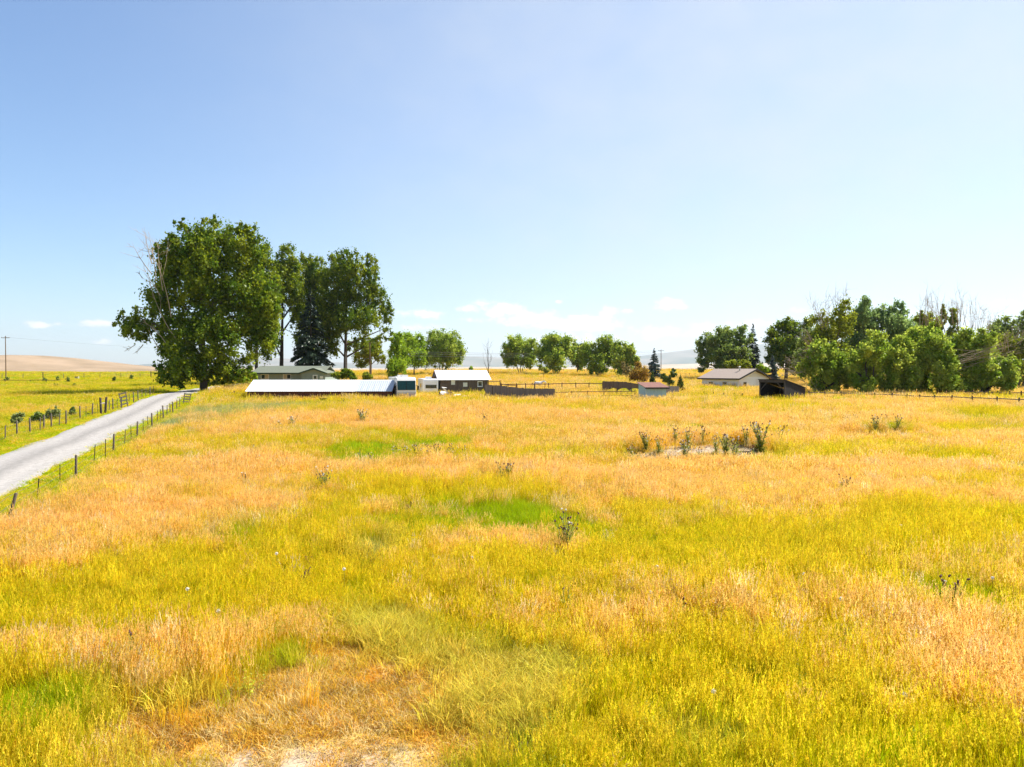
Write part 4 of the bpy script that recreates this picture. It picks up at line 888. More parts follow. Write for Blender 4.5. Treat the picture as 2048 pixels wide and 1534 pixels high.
# right-hand wood: front row of willows
FG = 'willows in the front row of the wood'
w1 = make_tree('willow_tree', 'willow directly behind the dark shelter, dead twigs over its crown', 1658, 95, [(1628,712,20,24),(1650,700,20,24),(1608,735,15,20),(1640,742,30,26),(1675,735,24,30),(1690,760,20,24),(1650,770,28,14)], 12000, .26, 'willow', trunk_r=.42, stems=3, seed=50, group=FG, up=.5, bark='bark_dark')
whips(w1, 'dead_branch', 1658, 95, fan(gg,1625,735,9,125,20,50)+fan(gg,1600,745,8,160,25,36)+[(1640,790,1600,735,-1),(1645,792,1590,748,-1)], 'dead', seed=7, r0=.045, side=5)
make_tree('willow_tree', 'tall bright willow left of the middle of the front row', 1733, 93, [(1745,690,22,30),(1728,705,20,24),(1758,715,20,30),(1715,735,20,30),(1742,745,30,32),(1718,770,22,18),(1700,745,14,20)], 14000, .26, 'willow', trunk_r=.38, stems=3, seed=51, group=FG, up=.6, bark='bark_dark')
make_tree('willow_tree', 'leafy willow in the middle of the front row with thin upright stems', 1791, 94, [(1780,705,20,28),(1803,695,20,24),(1818,710,14,26),(1790,735,28,30),(1775,765,22,20),(1808,760,24,24)], 13000, .26, 'willow', trunk_r=.36, stems=3, seed=52, group=FG, up=.6)
make_tree('willow_tree', 'highest crowned willow of the front row, right of its middle', 1848, 96, [(1838,672,20,28),(1860,670,18,26),(1872,690,15,28),(1845,710,28,34),(1862,745,30,34),(1830,750,22,30),(1845,775,26,14)], 15000, .26, 'willow', trunk_r=.42, stems=2, seed=53, group=FG, up=.6, bark='bark_dark')
make_tree('willow_tree', 'shaded willow with a splayed cluster of dark stems in the front row', 1878, 92, [(1892,720,20,30),(1905,745,20,28),(1878,755,24,26),(1900,772,24,14)], 8500, .26, 'willow', trunk_r=.45, stems=4, seed=54, group=FG, up=.4, bark='bark_dark')
w6 = make_tree('willow_tree', 'willow with a fan of fallen bleached whips across its crown', 1936, 95, [(1925,690,20,32),(1955,682,18,26),(1940,720,28,32),(1965,730,18,30),(1930,755,28,22),(1915,700,12,26)], 13000, .26, 'willow', trunk_r=.36, stems=1, seed=55, group=FG, up=.5, bark='bark_dark')
lines = []
for i in range(17):
    a = gg.random(); x0 = 1872+gg.random()*40; y0 = 740-gg.random()*42+a*6; L = 70+gg.random()*75; s = .33+gg.normal(0,.09)-.25*(a < .2)
    lines.append((x0, y0, x0+L, y0-L*max(s, -.05), -3.2+gg.normal(0,.3)))
whips(w6, 'dead_branch', 1936, 95, lines, 'dead', seed=8, r0=.032, side=2, bend=.06)
make_tree('willow_tree', 'low wide willow at the right end of the front row', 1966, 94, [(1990,735,26,22),(2015,730,18,22),(2005,755,30,22),(1975,760,30,18),(2030,760,12,20),(1960,745,16,24)], 13000, .26, 'willow', trunk_r=.42, stems=4, seed=56, group=FG, up=.4, bark='bark_dark')
# shrubs in the pasture on the left
PG = 'shrubs along the pasture fence'
for (px_, cy_, rx, ry, n_, lb, pl) in ((33,834,13,11,2200,'first roundish sage-green shrub from the left edge behind the road fence','sage'),(70,835,14,11,2400,'second and darkest of the shrubs behind the road fence','pale'),
        (103,825,14,14,2600,'third and tallest shrub behind the road fence, touching a post','sage'),(143,823,9,11,1100,'small tree-like shrub on a thin stem behind the road fence','pale'),(172,832,8,6,900,'low green bush on the road side of the pasture fence','cotton')):
    D0 = 55.0+(px_/172)*12
    make_tree('pasture_shrub', lb, px_, D0, [(px_-rx*.45,cy_+1,rx*.6,ry*.75),(px_+rx*.4,cy_-1,rx*.65,ry*.9),(px_+rx*.1,cy_+ry*.5,rx*.9,ry*.6),(px_-rx*.6,cy_+ry*.7,rx*.5,ry*.4)], n_, .12, pl, trunk_r=.05, stems=2, seed=px_, cat='shrub', group=PG, up=.3)
for (px_, cy_, rx, ry, d_, lb) in ((10,757,4,6,165,'dark shrub at the left edge of the distant pasture'),(91,760,6,7,158,'dark shrub in the pasture, left of a pair'),(117,758,4,7,158,'slim dark shrub in the distant pasture, middle of the cluster'),(135,759,4,7,155,'slim dark shrub in the distant pasture nearest the tree shadow'),
        (110,771,5,4,130,'low bush in the pasture under the distant shrubs'),(149,770,4,5,130,'low dark bush where the tree shadow begins'),(228,757,4,4,160,'dead-looking shrub between shadow and fence'),(262,753,4,4,165,'small shrub near the two thick gate posts')):
    make_tree('pasture_shrub', lb, px_, d_, [(px_,cy_,rx,ry),(px_,cy_+ry*.6,rx*.8,ry*.6)], 380, .20, 'pale' if d_ > 140 else 'olive', trunk_r=.06, seed=px_, cat='shrub', group='shrubs in the distant pasture')
# ---------------------------------------------------------------- fences, poles, horse
M['post'] = material('weathered_fence_post', (.17,.135,.105), (.09,.07,.055), scale=5, stretch=(5,5,.6), bump=.5)
M['old_post'] = material('dark_fence_post', (.075,.055,.042), (.045,.034,.028), scale=5, stretch=(5,5,.6), bump=.5)
M['steel'] = material('green_black_steel_post', (.045,.05,.045), (.03,.03,.03), rough=.6)
M['wire'] = material('fence_wire', (.20,.19,.18), (.14,.13,.12), rough=.5, metal=.5)
M['pale_rail'] = material('bleached_rail', (.36,.31,.26), (.26,.22,.18), scale=5, stretch=(.6,5,5), bump=.3)
M['pole'] = material('utility_pole_wood', (.20,.125,.075), (.13,.085,.055), scale=3, stretch=(4,4,.4))
def unproj_h(px, py, h):
    """ground point under something h high whose top is seen at a photograph pixel"""
    dx, dy, dz = ray(px, py); t = 4.0; last = t
    while t < 400:
        if CAM_Z+dz*t < float(gz(dx*t, dy*t))+h:
            a, b = last, t
            for _ in range(22):
                c = (a+b)/2
                if CAM_Z+dz*c < float(gz(dx*c, dy*c))+h: b = c
                else: a = c
            return (dx*a, dy*a)
        last = t; t *= 1.03
    return (dx*300, dy*300)
_pm = {}
def post_mesh(kind, v):
    if (kind, v) in _pm: return _pm[kind, v]
    g = random.Random(v*7+len(kind)); m_ = MB()
    if kind == 'steel':
        m_.prism([(-.022,-.004),(.022,-.004),(.022,.004),(.004,.004),(.004,.03),(-.004,.03),(-.004,.004),(-.022,.004)], 'z', -.4, 1.0)
    else:
        r = {'wood': .062, 'thick': .11, 'slim': .04}[kind]
        m_.tube([(0,0,-.4),(g.uniform(-.01,.01),0,.3),(g.uniform(-.015,.015),g.uniform(-.01,.01),.98),(g.uniform(-.01,.01)+.01,0,1.0)], [r*1.05,r,r*.92,r*.7], 9)
    me = m_.mesh(kind+'_post', kind != 'steel'); me.materials.append(M['steel' if kind == 'steel' else ('old_post' if kind == 'thick' else 'post')]); _pm[kind, v] = me
    return me
def wire_fence(name, label, posts, wires=(.35,.75,1.1), r=.006, seed=0, group=None):
    """posts: [(x, y, height, kind, tilt)]"""
    g = random.Random(seed); x0, y0 = posts[0][:2]
    root = tag(empty(name, (x0, y0, float(gz(x0, y0)))), label, 'fence', group); b = root.location; pts = []
    for i, (x, y, h, kd, *tl) in enumerate(posts):
        o = bpy.data.objects.new('steel_post' if kd == 'steel' else 'post', post_mesh(kd, i % 4)); link(o, root)
        z = float(gz(x, y)); o.location = (x-b.x, y-b.y, z-b.z); o.scale = (1, 1, h); t_ = tl[0] if tl else g.gauss(0, .03)
        o.rotation_euler = (g.gauss(0,.025), t_, g.uniform(0, 3)); pts.append((x-b.x, y-b.y, z-b.z))
    for hw in wires:
        m_ = MB(); P_ = []
        for i, p in enumerate(pts):
            P_.append(Vector((p[0]+.05, p[1]-.05, p[2]+hw*posts[i][2]/1.25)))
        Q = []
        for a, c in zip(P_[:-1], P_[1:]): Q += [a, (a+c)/2-Vector((0,0,.02+.01*g.random()))]
        m_.tube(Q+[P_[-1]], r, 4, False); m_.build('wire', M['wire'], root)
    return root
# road fence on the meadow side
RP = [(14,985,'wood',.22),(72,957,'steel',.08),(120,929,'steel',.06),(151,910,'wood'),(187,889,'steel',.07),(210,878,'steel',.05),(226,868,'wood'),(248,859,'steel',.09),(262,851,'steel'),(274,843,'wood'),
      (286,837,'steel'),(296,832,'steel'),(304,826,'wood'),(314,821,'steel'),(321,818,'steel'),(327,811,'wood'),(334,810,'slim'),(340,806,'slim'),(346,803,'wood'),(353,799,'slim'),(359,796,'slim')]
posts = []
for (px_, py_, kd, *tl) in RP:
    h = {'wood': 1.32, 'steel': 1.22, 'slim': 1.15, 'thick': 1.6}[kd]
    X_, Y_ = unproj_h(px_, py_, h); posts.append((X_, Y_, h, kd, *tl))
p0, p1 = np.array(posts[0][:2]), np.array(posts[1][:2])
posts = [(*(p0+(p0-p1)*1.3), 1.3, 'wood'), (*(p0+(p0-p1)*.6), 1.2, 'steel')]+posts
wire_fence('wire_fence', 'wire fence of wooden and steel posts between meadow and gravel road', posts, seed=1)
# road fence on the pasture side
LP = [(-14,857,'wood'),(10,851,'slim'),(34,841,'wood'),(60,836,'wood'),(80,835,'slim'),(87,830,'wood'),(103,827,'wood'),(118,826,'slim'),(132,821,'wood'),(160,812,'wood'),(172,812,'steel'),(184,806,'wood'),(196,806,'steel'),(202,795,'thick'),(210,794,'thick'),
      (218,800,'slim'),(226,797,'wood'),(235,797,'steel'),(242,794,'wood'),(258,786,'slim'),(267,784,'wood'),(276,781,'wood'),(284,778,'slim'),(291,776,'slim'),(300,773,'wood'),(307,772,'slim')]
posts = []
for (px_, py_, kd, *tl) in LP:
    h = {'wood': 1.3, 'steel': 1.2, 'slim': 1.2, 'thick': 1.75}[kd]
    X_, Y_ = unproj_h(px_, py_, h); posts.append((X_, Y_, h, kd, *tl))
lf = wire_fence('wire_fence', 'wire fence of weathered wooden posts between gravel road and pasture', posts, seed=2)
a, b = posts[13], posts[14]; za = float(gz(a[0], a[1]))
MB().tube([(a[0]-lf.location.x, a[1]-lf.location.y-.1, za-lf.location.z+1.15),(b[0]-lf.location.x, b[1]-lf.location.y-.1, float(gz(b[0],b[1]))-lf.location.z+1.15)], .06, 6).build('brace', M['pale_rail'], lf)
# cattle-guard wings: short leaning slatted panels either side of the road
def wing(px_, row, h, label, seed, tilt):
    X_, Y_ = unproj_h(px_, row, h); root = tag(empty('cattle_guard_wing', (X_, Y_, float(gz(X_, Y_))), R(20)), label, 'fence panel', 'slatted wings of the cattle guard'); root.rotation_euler[1] = tilt
    for s in (-.32, .32): MB().tube([(s*.9,0,-.2),(s,0,h)], .05, 6).build('post', M['post'], root)
    for i in range(4):
        z = .3+i*(h-.4)/3.4; MB().slab([(-.42,-.06,z),(.42,-.06,z+.08),(.42,-.06,z+.23),(-.42,-.06,z+.15)], .03).build('slat', M['pale_rail'], root)
wing(250, 784, 1.75, 'bleached slatted panel leaning at the pasture side of the road', 1, -.16)
wing(371, 786, 1.45, 'slatted panel with dark gaps at the meadow side of the road', 2, .18)
# fence along the skyline of the pasture
posts = []
for px_, kd in ((-40,'wood'),(4,'wood'),(46,'wood'),(86,'thick'),(127,'wood'),(168,'wood'),(200,'wood'),(232,'slim'),(242,'wood'),(262,'slim'),(280,'wood'),(302,'thick'),(324,'thick'),(334,'slim'),(352,'wood')):
    p = at(px_, 190+ (4 if kd == 'slim' else 0)); posts.append((p.x, p.y, 2.0 if kd == 'thick' else 1.55, kd, 0.0))
hf = wire_fence('wire_fence', 'distant wire fence along the crest of the pasture', posts, wires=(.5,.8,1.15), r=.02, seed=3)
a, b = posts[11], posts[12]; MB().tube([(a[0]-hf.location.x,a[1]-hf.location.y,float(gz(a[0],a[1]))-hf.location.z+1.6),(b[0]-hf.location.x,b[1]-hf.location.y,float(gz(b[0],b[1]))-hf.location.z+1.6)], .06, 6).build('brace', M['old_post'], hf)
p0 = at(-20, 152); ir = tag(empty('irrigation_pipe', p0), 'thin dark pipe line lying across the distant pasture', 'pipe'); m_ = MB()
m_.tube([tuple(at(x, 152)-p0+Vector((0,0,.75))) for x in (-20,40,80,112)], .06, 6).build('pipe', M['old_post'], ir)
for x in (10, 60, 92): q = at(x, 152)-p0; MB().tube([tuple(q+Vector((0,0,-.1))), tuple(q+Vector((0,0,.8)))], .07, 6).build('stand', M['old_post'], ir)
p0 = at(153, 186); ub = tag(empty('utility_box', p0), 'small grey box with white post beside it on the pasture crest', 'utility box')
MB().box(-.35,.35,-.25,.25,-.1,.75).build('cabinet', M['concrete'], ub); MB().box(-.39,.39,-.29,.29,.75,.82).build('lid', M['dark_trim'], ub); MB().box(.5,.66,-.08,.08,-.1,.85).build('marker_post', M['white'], ub)
# far fence on the rise at the right
posts = []
for i, px_ in enumerate(range(1338, 1420, 9)):
    p = at(px_, 276); posts.append((p.x, p.y, 1.35, 'slim' if i % 2 else 'wood', 0.0))
wire_fence('wire_fence', 'tiny row of posts on the far rise left of the white house', posts, wires=(.6,1.1), r=.025, seed=5)
posts = []
for px_ in (1360, 1372, 1379, 1390, 1402): p = at(px_, 190); posts.append((p.x, p.y, 1.3, 'wood', 0.0))
wire_fence('wire_fence', 'short dark fence in the field just left of the white house', posts, wires=(.6,1.1), r=.03, seed=6)
# rail fences before the wood
def rail_fence(name, label, P_, h, rails, r=.055, mat='post', post='post', pr=.08, brace=None, group=None, cat='fence'):
    x0, y0 = P_[0]; root = tag(empty(name, (x0, y0, float(gz(x0, y0)))), label, cat, group); b = root.location
    L_ = [Vector((x, y, float(gz(x, y))))-b for x, y in P_]
    for p in L_: MB().tube([tuple(p+Vector((0,0,-.3))), tuple(p+Vector((0,0,h+.1)))], pr, 7).build('post', M[post], root)
    for i, (a, c) in enumerate(zip(L_[:-1], L_[1:])):
        for z in rails:
            j = random.uniform(-.04, .04) if h < 1.25 else 0
            MB().tube([tuple(a+Vector((0,-.06,z+j))), tuple(c+Vector((0,-.06,z-j)))], r, 6).build('rail', M[mat], root)
    if brace is not None:
        a, c = L_[brace], L_[brace+1]; MB().tube([tuple(a+Vector((0,-.1,h*.95))), tuple(a.lerp(c,-.45)+Vector((0,-.1,.1)))], r*1.2, 6).build('brace', M[mat], root)
    return root
def line(pxs, d0, d1):
    n_ = len(pxs); return [tuple(at(p, d0+(d1-d0)*i/(n_-1)))[:2] for i, p in enumerate(pxs)]
rail_fence('rail_fence', 'grey wooden rail fence running from the shelter along the wood', line([1618,1650,1683,1716,1750,1785,1815,1840,1870,1905,1945,1995,2039,2085], 88, 72), 1.12, (.55, 1.0), mat='post')
rail_fence('rail_fence', 'dark rail fence with a diagonal brace under the right-hand willows', line([1893,1921,1946,1972,1996,2020,2043,2070], 90, 88), 1.25, (.6, 1.1), mat='old_post', post='old_post', brace=4)
rail_fence('rail_fence', 'low broken rails in the grass left of the shelter', line([1408,1427,1448,1470,1485], 92, 88), .85, (.62,), mat='old_post', post='old_post', r=.05)
rail_fence('rail_fence', 'short low rail in the grass beside the long shed', line([447,468,491], 93, 92), .8, (.65,), mat='old_post', post='old_post', r=.05)
# corral pipe fences
rail_fence('pipe_corral', 'long rusty pipe corral fence with the horse behind it', line([1003,1033,1051,1069,1090,1097,1124,1151.5,1178,1205], 102, 106), 1.55, (.7, 1.5), r=.06, mat='rust', post='rust', pr=.07, group='rusty corral panels')
rail_fence('pipe_corral', 'low rusty pipe fence in front of the board wall', line([1111,1143.5,1175.5,1208,1242,1270], 88, 90), 1.25, (.65, 1.2), r=.045, mat='rust', post='rust', pr=.045, group='rusty corral panels')
rail_fence('pipe_corral', 'tall rusty gate frame close to the barn corner', line([977,1000], 96, 98), 2.2, (.8, 2.15), r=.05, mat='rust', post='rust', pr=.055, group='rusty corral panels')
rail_fence('pipe_corral', 'rusty rails slanting between barn and corral', line([1001,1016,1034], 97, 94), 1.9, (1.2, 1.8), r=.045, mat='rust', post='rust', pr=.05, group='rusty corral panels')
for px_, h_, lb in ((985,1.9,'dark round post in front of the stepped board fence'),(1069.5,2.0,'tall rusty post below the horse'),):
    p = at(px_, 90); tag(MB().tube([(0,0,-.3),(0,0,h_)], .07, 7).build('gate_post', M['old_post']), lb, 'post').location = p
# board fences
def board_fence(name, label, A_, B_, top, bottom=None, w_=.18, seed=1, mat='barn_grey'):
    """A_, B_ ground points; top(u), bottom(u): heights over the base line, u in metres"""
    a, b = Vector(A_), Vector(B_); L_ = (b-a).length; rz_ = math.atan2(b.y-a.y, b.x-a.x)
    root = tag(empty(name, a, rz_), label, 'fence')
    tag(boards(0, L_, -.3, 0, 0, th=.03, w_=w_, seed=seed, top=top, bottom=bottom).build('board_wall', M[mat], root), kind='stuff')
    for i in range(int(L_/2.2)+1):
        u = min(i*2.2+.05, L_-.05); MB().box(u-.06, u+.06, .03, .15, -.3, top(u)-.05).build('post', M['old_post'], root)
    MB().box(0, L_, .005, .03-.001, .35, .45).build('rail', M['old_post'], root)
    return root
A_, B_ = at(970, 92), at(1110, 86); q = A_.z
LF = (B_-A_).length
board_fence('board_fence', 'low weathered plank fence with stepped top running from the barn', A_, B_, lambda u: rowz(np.interp(u/LF, [0,.22,.221,.34,.341,.46,.461,.58,.581,1], [769.5,770.5,771.5,772,774,774,775.5,775.5,777,777.5]), 92-6*u/LF)-q, w_=.17, seed=41)
A_, B_ = at(1205, 100), at(1279, 97); q2 = A_.z; LF2 = (B_-A_).length
board_fence('board_fence', 'dark plank windbreak with scalloped lower edge beside the pale blue shed', A_, B_, lambda u: rowz(np.interp(u/LF2, [0,.6,1], [762,763,767]), 100)-q2,
    bottom=lambda u: rowz(781-5.5*abs(math.sin(max(u/LF2-.14, 0)*10.5+.3*math.sin(u*3)))*(1 if u/LF2 > .14 else 0), 100)-q2, w_=.17, seed=42, mat='barn')
A_, B_ = at(1331, 93), at(1358, 95); q3 = A_.z; LF3 = (B_-A_).length
board_fence('board_fence', 'short grey plank fence between the blue shed and the dark juniper', A_, B_, lambda u: rowz(771+2*u/LF3, 94)-q3, w_=.18, seed=43)
# utility poles and lines
def upole(px_, d_, top, label, r=.14, arm=True, tilt=0.0, mat='pole'):
    p = at(px_, d_); root = tag(empty('utility_pole', p), label, 'pole', 'utility poles'); h = rowz(top, d_)-p.z
    MB().tube([(0,0,-.5),(tilt,0,h)], [r, r*.65], 8).build('shaft', M[mat], root)
    if arm:
        MB().box(-1.1+tilt,1.1+tilt,-.06,.06,h-.55,h-.42).build('crossarm', M[mat], root)
        for x in (-1.0,-.35,.35,1.0): MB().tube([(x+tilt,0,h-.42),(x+tilt,0,h-.22)], [.05,.035], 6).build('insulator', M['concrete'], root)
    return p+Vector((tilt,0,h-.3))
t1 = upole(12, 182, 672, 'brown utility pole at the left edge above the pasture')
t2 = upole(740, 150, 684, 'yellowish utility pole under the broad cottonwood', arm=False, r=.16)
t3 = upole(692, 136, 704, 'thin grey pole beside the broad cottonwood trunk', arm=False, r=.07, mat='concrete')
t4 = upole(1322, 255, 699, 'slim utility pole behind the blue-green spruce', r=.15)
def cable(a, b, sag, label, r=.028):
    P_ = [a.lerp(b, i/24)-Vector((0,0,sag*4*(i/24)*(1-i/24))) for i in range(25)]
    o = MB().tube([tuple(p-a) for p in P_], r, 4, False).build('power_line', M['wire']); o.location = a
    return tag(o, label, 'cable', 'overhead lines')
far_l = at(430, 235); far_l.z += 8.6
cable(t1, far_l, .5, 'overhead wire from the left-edge pole towards the big cottonwood', r=.018)
for i, (dz_, lb) in enumerate(((0,'uppermost of three overhead wires across the far willows'),(-.5,'middle of three overhead wires across the far willows'),(-1.1,'lowest of three overhead wires across the far willows'))):
    q = at(770, 178); q.z += 7.6+dz_
    cable(t4+Vector((0,0,dz_)), q, .9, lb, r=.034)
# grey horse
def horse(px_, d_):
    p = at(px_, d_); root = tag(empty('horse', p, R(4)), 'grey-white horse standing side-on behind the pipe corral', 'horse')
    J_ = {'croup':(-.62,0,1.38,.25),'loin':(-.25,0,1.36,.27),'chest':(.30,0,1.33,.29),'wither':(.52,0,1.42,.22),'neck':(.80,0,1.58,.15),'poll':(1.05,0,1.66,.12),'face':(1.24,0,1.50,.10),'muz':(1.38,0,1.34,.075),
          'hipL':(-.62,.17,1.12,.17),'stfL':(-.50,.19,.85,.11),'hockL':(-.72,.18,.55,.06),'canL':(-.70,.18,.25,.045),'hofL':(-.66,.18,.03,.06),
          'hipR':(-.60,-.17,1.12,.17),'stfR':(-.46,-.19,.85,.11),'hockR':(-.66,-.18,.55,.06),'canR':(-.62,-.18,.25,.045),'hofR':(-.58,-.18,.03,.06),
          'shL':(.45,.17,1.05,.13),'knL':(.50,.17,.58,.06),'feL':(.50,.17,.22,.045),'hfL':(.54,.17,.03,.06),'shR':(.47,-.17,1.05,.13),'knR':(.54,-.17,.58,.06),'feR':(.54,-.17,.22,.045),'hfR':(.58,-.17,.03,.06)}
    E_2 = [('loin','croup'),('loin','chest'),('chest','wither'),('wither','neck'),('neck','poll'),('poll','face'),('face','muz')]
    for s in 'LR': E_2 += [('croup','hip'+s),('hip'+s,'stf'+s),('stf'+s,'hock'+s),('hock'+s,'can'+s),('can'+s,'hof'+s),('chest','sh'+s),('sh'+s,'kn'+s),('kn'+s,'fe'+s),('fe'+s,'hf'+s)]
    ks = list(J_); me = bpy.data.meshes.new('body'); me.from_pydata([J_[k_][:3] for k_ in ks], [(ks.index(a), ks.index(b)) for a, b in E_2], [])
    o = obj('body', me, None, root); sk_ = o.modifiers.new('skin', 'SKIN')
    for i, k_ in enumerate(ks): r_ = J_[k_][3]; me.skin_vertices[0].data[i].radius = (r_, r_)
    me.skin_vertices[0].data[ks.index('loin')].use_root = True
    o.modifiers.new('sub', 'SUBSURF').render_levels = 2
    # pale body, darker legs and face
    mt = bpy.data.materials.new('grey_horse_coat'); mt.use_nodes = True; t = mt.node_tree; bs_ = t.nodes['Principled BSDF']; bs_.inputs['Roughness'].default_value = .7
    tcn = t.nodes.new('ShaderNodeTexCoord'); sp = t.nodes.new('ShaderNodeSeparateXYZ'); t.links.new(tcn.outputs['Object'], sp.inputs[0])
    n_ = t.nodes.new('ShaderNodeTexNoise'); n_.inputs['Scale'].default_value = 5; t.links.new(tcn.outputs['Object'], n_.inputs['Vector'])
    ad = t.nodes.new('ShaderNodeMath'); ad.operation = 'MULTIPLY_ADD'; t.links.new(n_.outputs[0], ad.inputs[0]); ad.inputs[1].default_value = .5; t.links.new(sp.outputs[2], ad.inputs[2])
    cr = t.nodes.new('ShaderNodeValToRGB'); cr.color_ramp.elements[0].position = .85; cr.color_ramp.elements[0].color = (.06,.05,.05,1); cr.color_ramp.elements[1].position = 1.0; cr.color_ramp.elements[1].color = (.62,.60,.60,1)
    mr_ = t.nodes.new('ShaderNodeMapRange'); mr_.inputs[1].default_value = .6; mr_.inputs[2].default_value = 1.6; t.links.new(ad.outputs[0], mr_.inputs[0]); t.links.new(mr_.outputs[0], cr.inputs[0])
    cr.color_ramp.elements[0].position = .35; cr.color_ramp.elements[1].position = .8
    t.links.new(cr.outputs[0], bs_.inputs['Base Color']); me.materials.append(mt)
    MB().tube([(-.85,0,1.40),(-1.0,0,1.2),(-1.02,0,.75)], [.05,.08,.03], 6).build('tail', M['old_post'], root)
    m_ = MB(); m_.slab([(.48,-.02,1.62),(.80,-.02,1.74),(1.04,-.02,1.80),(.62,-.02,1.45)], .05); m_.build('mane', M['old_post'], root)
    for s in (-1, 1): MB().tube([(1.03,s*.06,1.74),(1.04,s*.08,1.90)], [.04,.01], 5).build('ear', M['pale_rail'], root)
horse(1076, 114)

# ---------------------------------------------------------------- weeds one can count
M['thistle'] = leaf_material('thistle_leaf', .3, .01)
M['purple'] = material('purple_thistle_head', (.17,.075,.085), (.10,.06,.04), scale=30, rough=.9)
M['fluff'] = material('white_seed_fluff', (.80,.77,.70), (.70,.66,.58), scale=40, rough=1)
M['dock'] = material('rust_brown_seed_stalk', (.20,.10,.055), (.13,.07,.04), scale=20)
def head_mesh(kind):
    """purple: a spiny bud with a tuft; fluff: an open head gone to seed"""
    m_ = MB(); g = random.Random(4)
    if kind == 'purple':
        m_.tube([(0,0,-.02),(0,0,-.005),(0,0,.02),(0,0,.035),(0,0,.06)], [.006,.022,.026,.018,.024], 7)
        for i in range(10): a = i*.628; m_.add([(.02*math.cos(a),.02*math.sin(a),.0),(.02*math.cos(a+.3),.02*math.sin(a+.3),.005),(.045*math.cos(a+.15),.045*math.sin(a+.15),.02)], [(0,1,2)])
    else:
        m_.tube([(0,0,-.02),(0,0,0),(0,0,.02)], [.006,.018,.014], 6)
        for i in range(46):
            v = Vector((g.gauss(0,1), g.gauss(0,1), abs(g.gauss(0,1))+.1)).normalized(); u = v.orthogonal().normalized()*.011; w2 = v.cross(u)
            e = v*.042+Vector((0,0,.012)); m_.add([e+u, e+w2, e-u, e-w2], [(0,1,2,3)]); m_.add([Vector((0,0,.01))+u*.08, Vector((0,0,.01))-u*.08, e], [(0,1,2)])
    me = m_.mesh(kind+'_head'); me.materials.append(M['purple' if kind == 'purple' else 'fluff']); return me
HM = {'purple': head_mesh('purple'), 'fluff': head_mesh('fluff')}
def thistle_variant(seed, h, stems, nleaf, spread):
    g = np.random.default_rng(seed); st = MB(); heads = []; C = []; U = []; Bv = []; T = []
    for s in range(stems):
        a = g.random()*6.283; tip = Vector((math.cos(a)*spread*g.uniform(.2,1), math.sin(a)*spread*g.uniform(.2,1), h*g.uniform(.72,1)))
        pts = bez(Vector((math.cos(a)*.02, math.sin(a)*.02, -.1)), Vector((tip.x*.25, tip.y*.25, h*.5)), tip, 7); st.tube(pts, [.014*(1-.6*i/6) for i in range(7)], 5, False); heads.append(tip)
        for j in range(int(g.integers(1, 4))):
            i = int(g.integers(3, 6)); b = pts[i]; e = b+Vector((g.normal(0,.13), g.normal(0,.13), g.uniform(.10,.28))); st.tube([b, b.lerp(e,.5)+Vector((0,0,-.02)), e], [.006,.005,.004], 4, False); heads.append(e)
        for j in range(nleaf):
            t_ = g.random()**.8*.9; i = min(int(t_*6), 5); b = pts[i].lerp(pts[i+1], t_*6-i); a2 = g.random()*6.283; L_ = .34*(1.15-t_)*g.uniform(.6,1.2)
            dv = np.array([math.cos(a2), math.sin(a2), .45+g.normal(0,.2)]); dv /= np.linalg.norm(dv); sd_ = np.cross(dv, [0,0,1]); sd_ /= np.linalg.norm(sd_)+1e-6
            for q_ in (.3,.6,.85):                       # lobed leaf: a midrib piece and two spiny side lobes
                c_ = np.array(b)+dv*L_*q_; C += [c_]; U += [dv*L_*.2]; Bv += [sd_*L_*.36*(1.1-q_)]; T += [[.27,.31,.045]]
                for sg in (-1, 1): C += [c_+sd_*sg*L_*.16*(1.2-q_)]; U += [(dv*.35+sd_*sg)*L_*.16*(1.2-q_)]; Bv += [dv*L_*.1]; T += [[.31,.35,.06]]
    V, F, tt = quads(np.array(C), np.array(U), np.array(Bv), np.array(T)*g.uniform(.8,1.25,(len(T),1)))
    fm = mesh_np('foliage', V, F, {'tint': tt}); fm.materials.append(M['thistle']); sm = st.mesh('stem', True); sm.materials.append(M['stalk'])
    return sm, fm, heads
M['stalk'] = material('thistle_stalk', (.22,.27,.07), (.16,.19,.06), scale=8)
TV = [thistle_variant(1, 1.25, 7, 22, .38), thistle_variant(2, 1.35, 9, 24, .5), thistle_variant(3, 1.1, 5, 18, .28), thistle_variant(4, 1.2, 2, 8, .15), thistle_variant(5, 1.3, 12, 28, .6)]
def thistle(px_, top, label, v, sc=1.0, group='thistles in the meadow', fl=.25, n_heads=None):
    hgt = [1.25,1.35,1.1,1.2,1.3][v]*sc; X_, Y_ = unproj_h(px_, top, hgt*.97); g = random.Random(int(px_*13+top))
    root = tag(empty('thistle', (X_, Y_, float(gz(X_, Y_))), g.uniform(0, 6.28)), label, 'thistle', group); root.scale = (sc, sc, sc)
    sm, fm, hd = TV[v]
    link(bpy.data.objects.new('stem', sm), root); link(bpy.data.objects.new('foliage', fm), root)
    for i, h_ in enumerate(hd[:n_heads] if n_heads else hd):
        o = bpy.data.objects.new('flower_head', HM['fluff' if g.random() < fl else 'purple']); link(o, root); o.location = h_; q = .95 if Y_ < 35 else 1.05; o.scale = (q*g.uniform(.8,1.2),)*3; o.rotation_euler = (g.gauss(0,.4), g.gauss(0,.4), 0)
ORD = ['first','second','third','fourth','fifth','sixth','seventh','eighth','ninth','tenth','eleventh','twelfth','thirteenth','fourteenth','fifteenth','sixteenth','seventeenth']
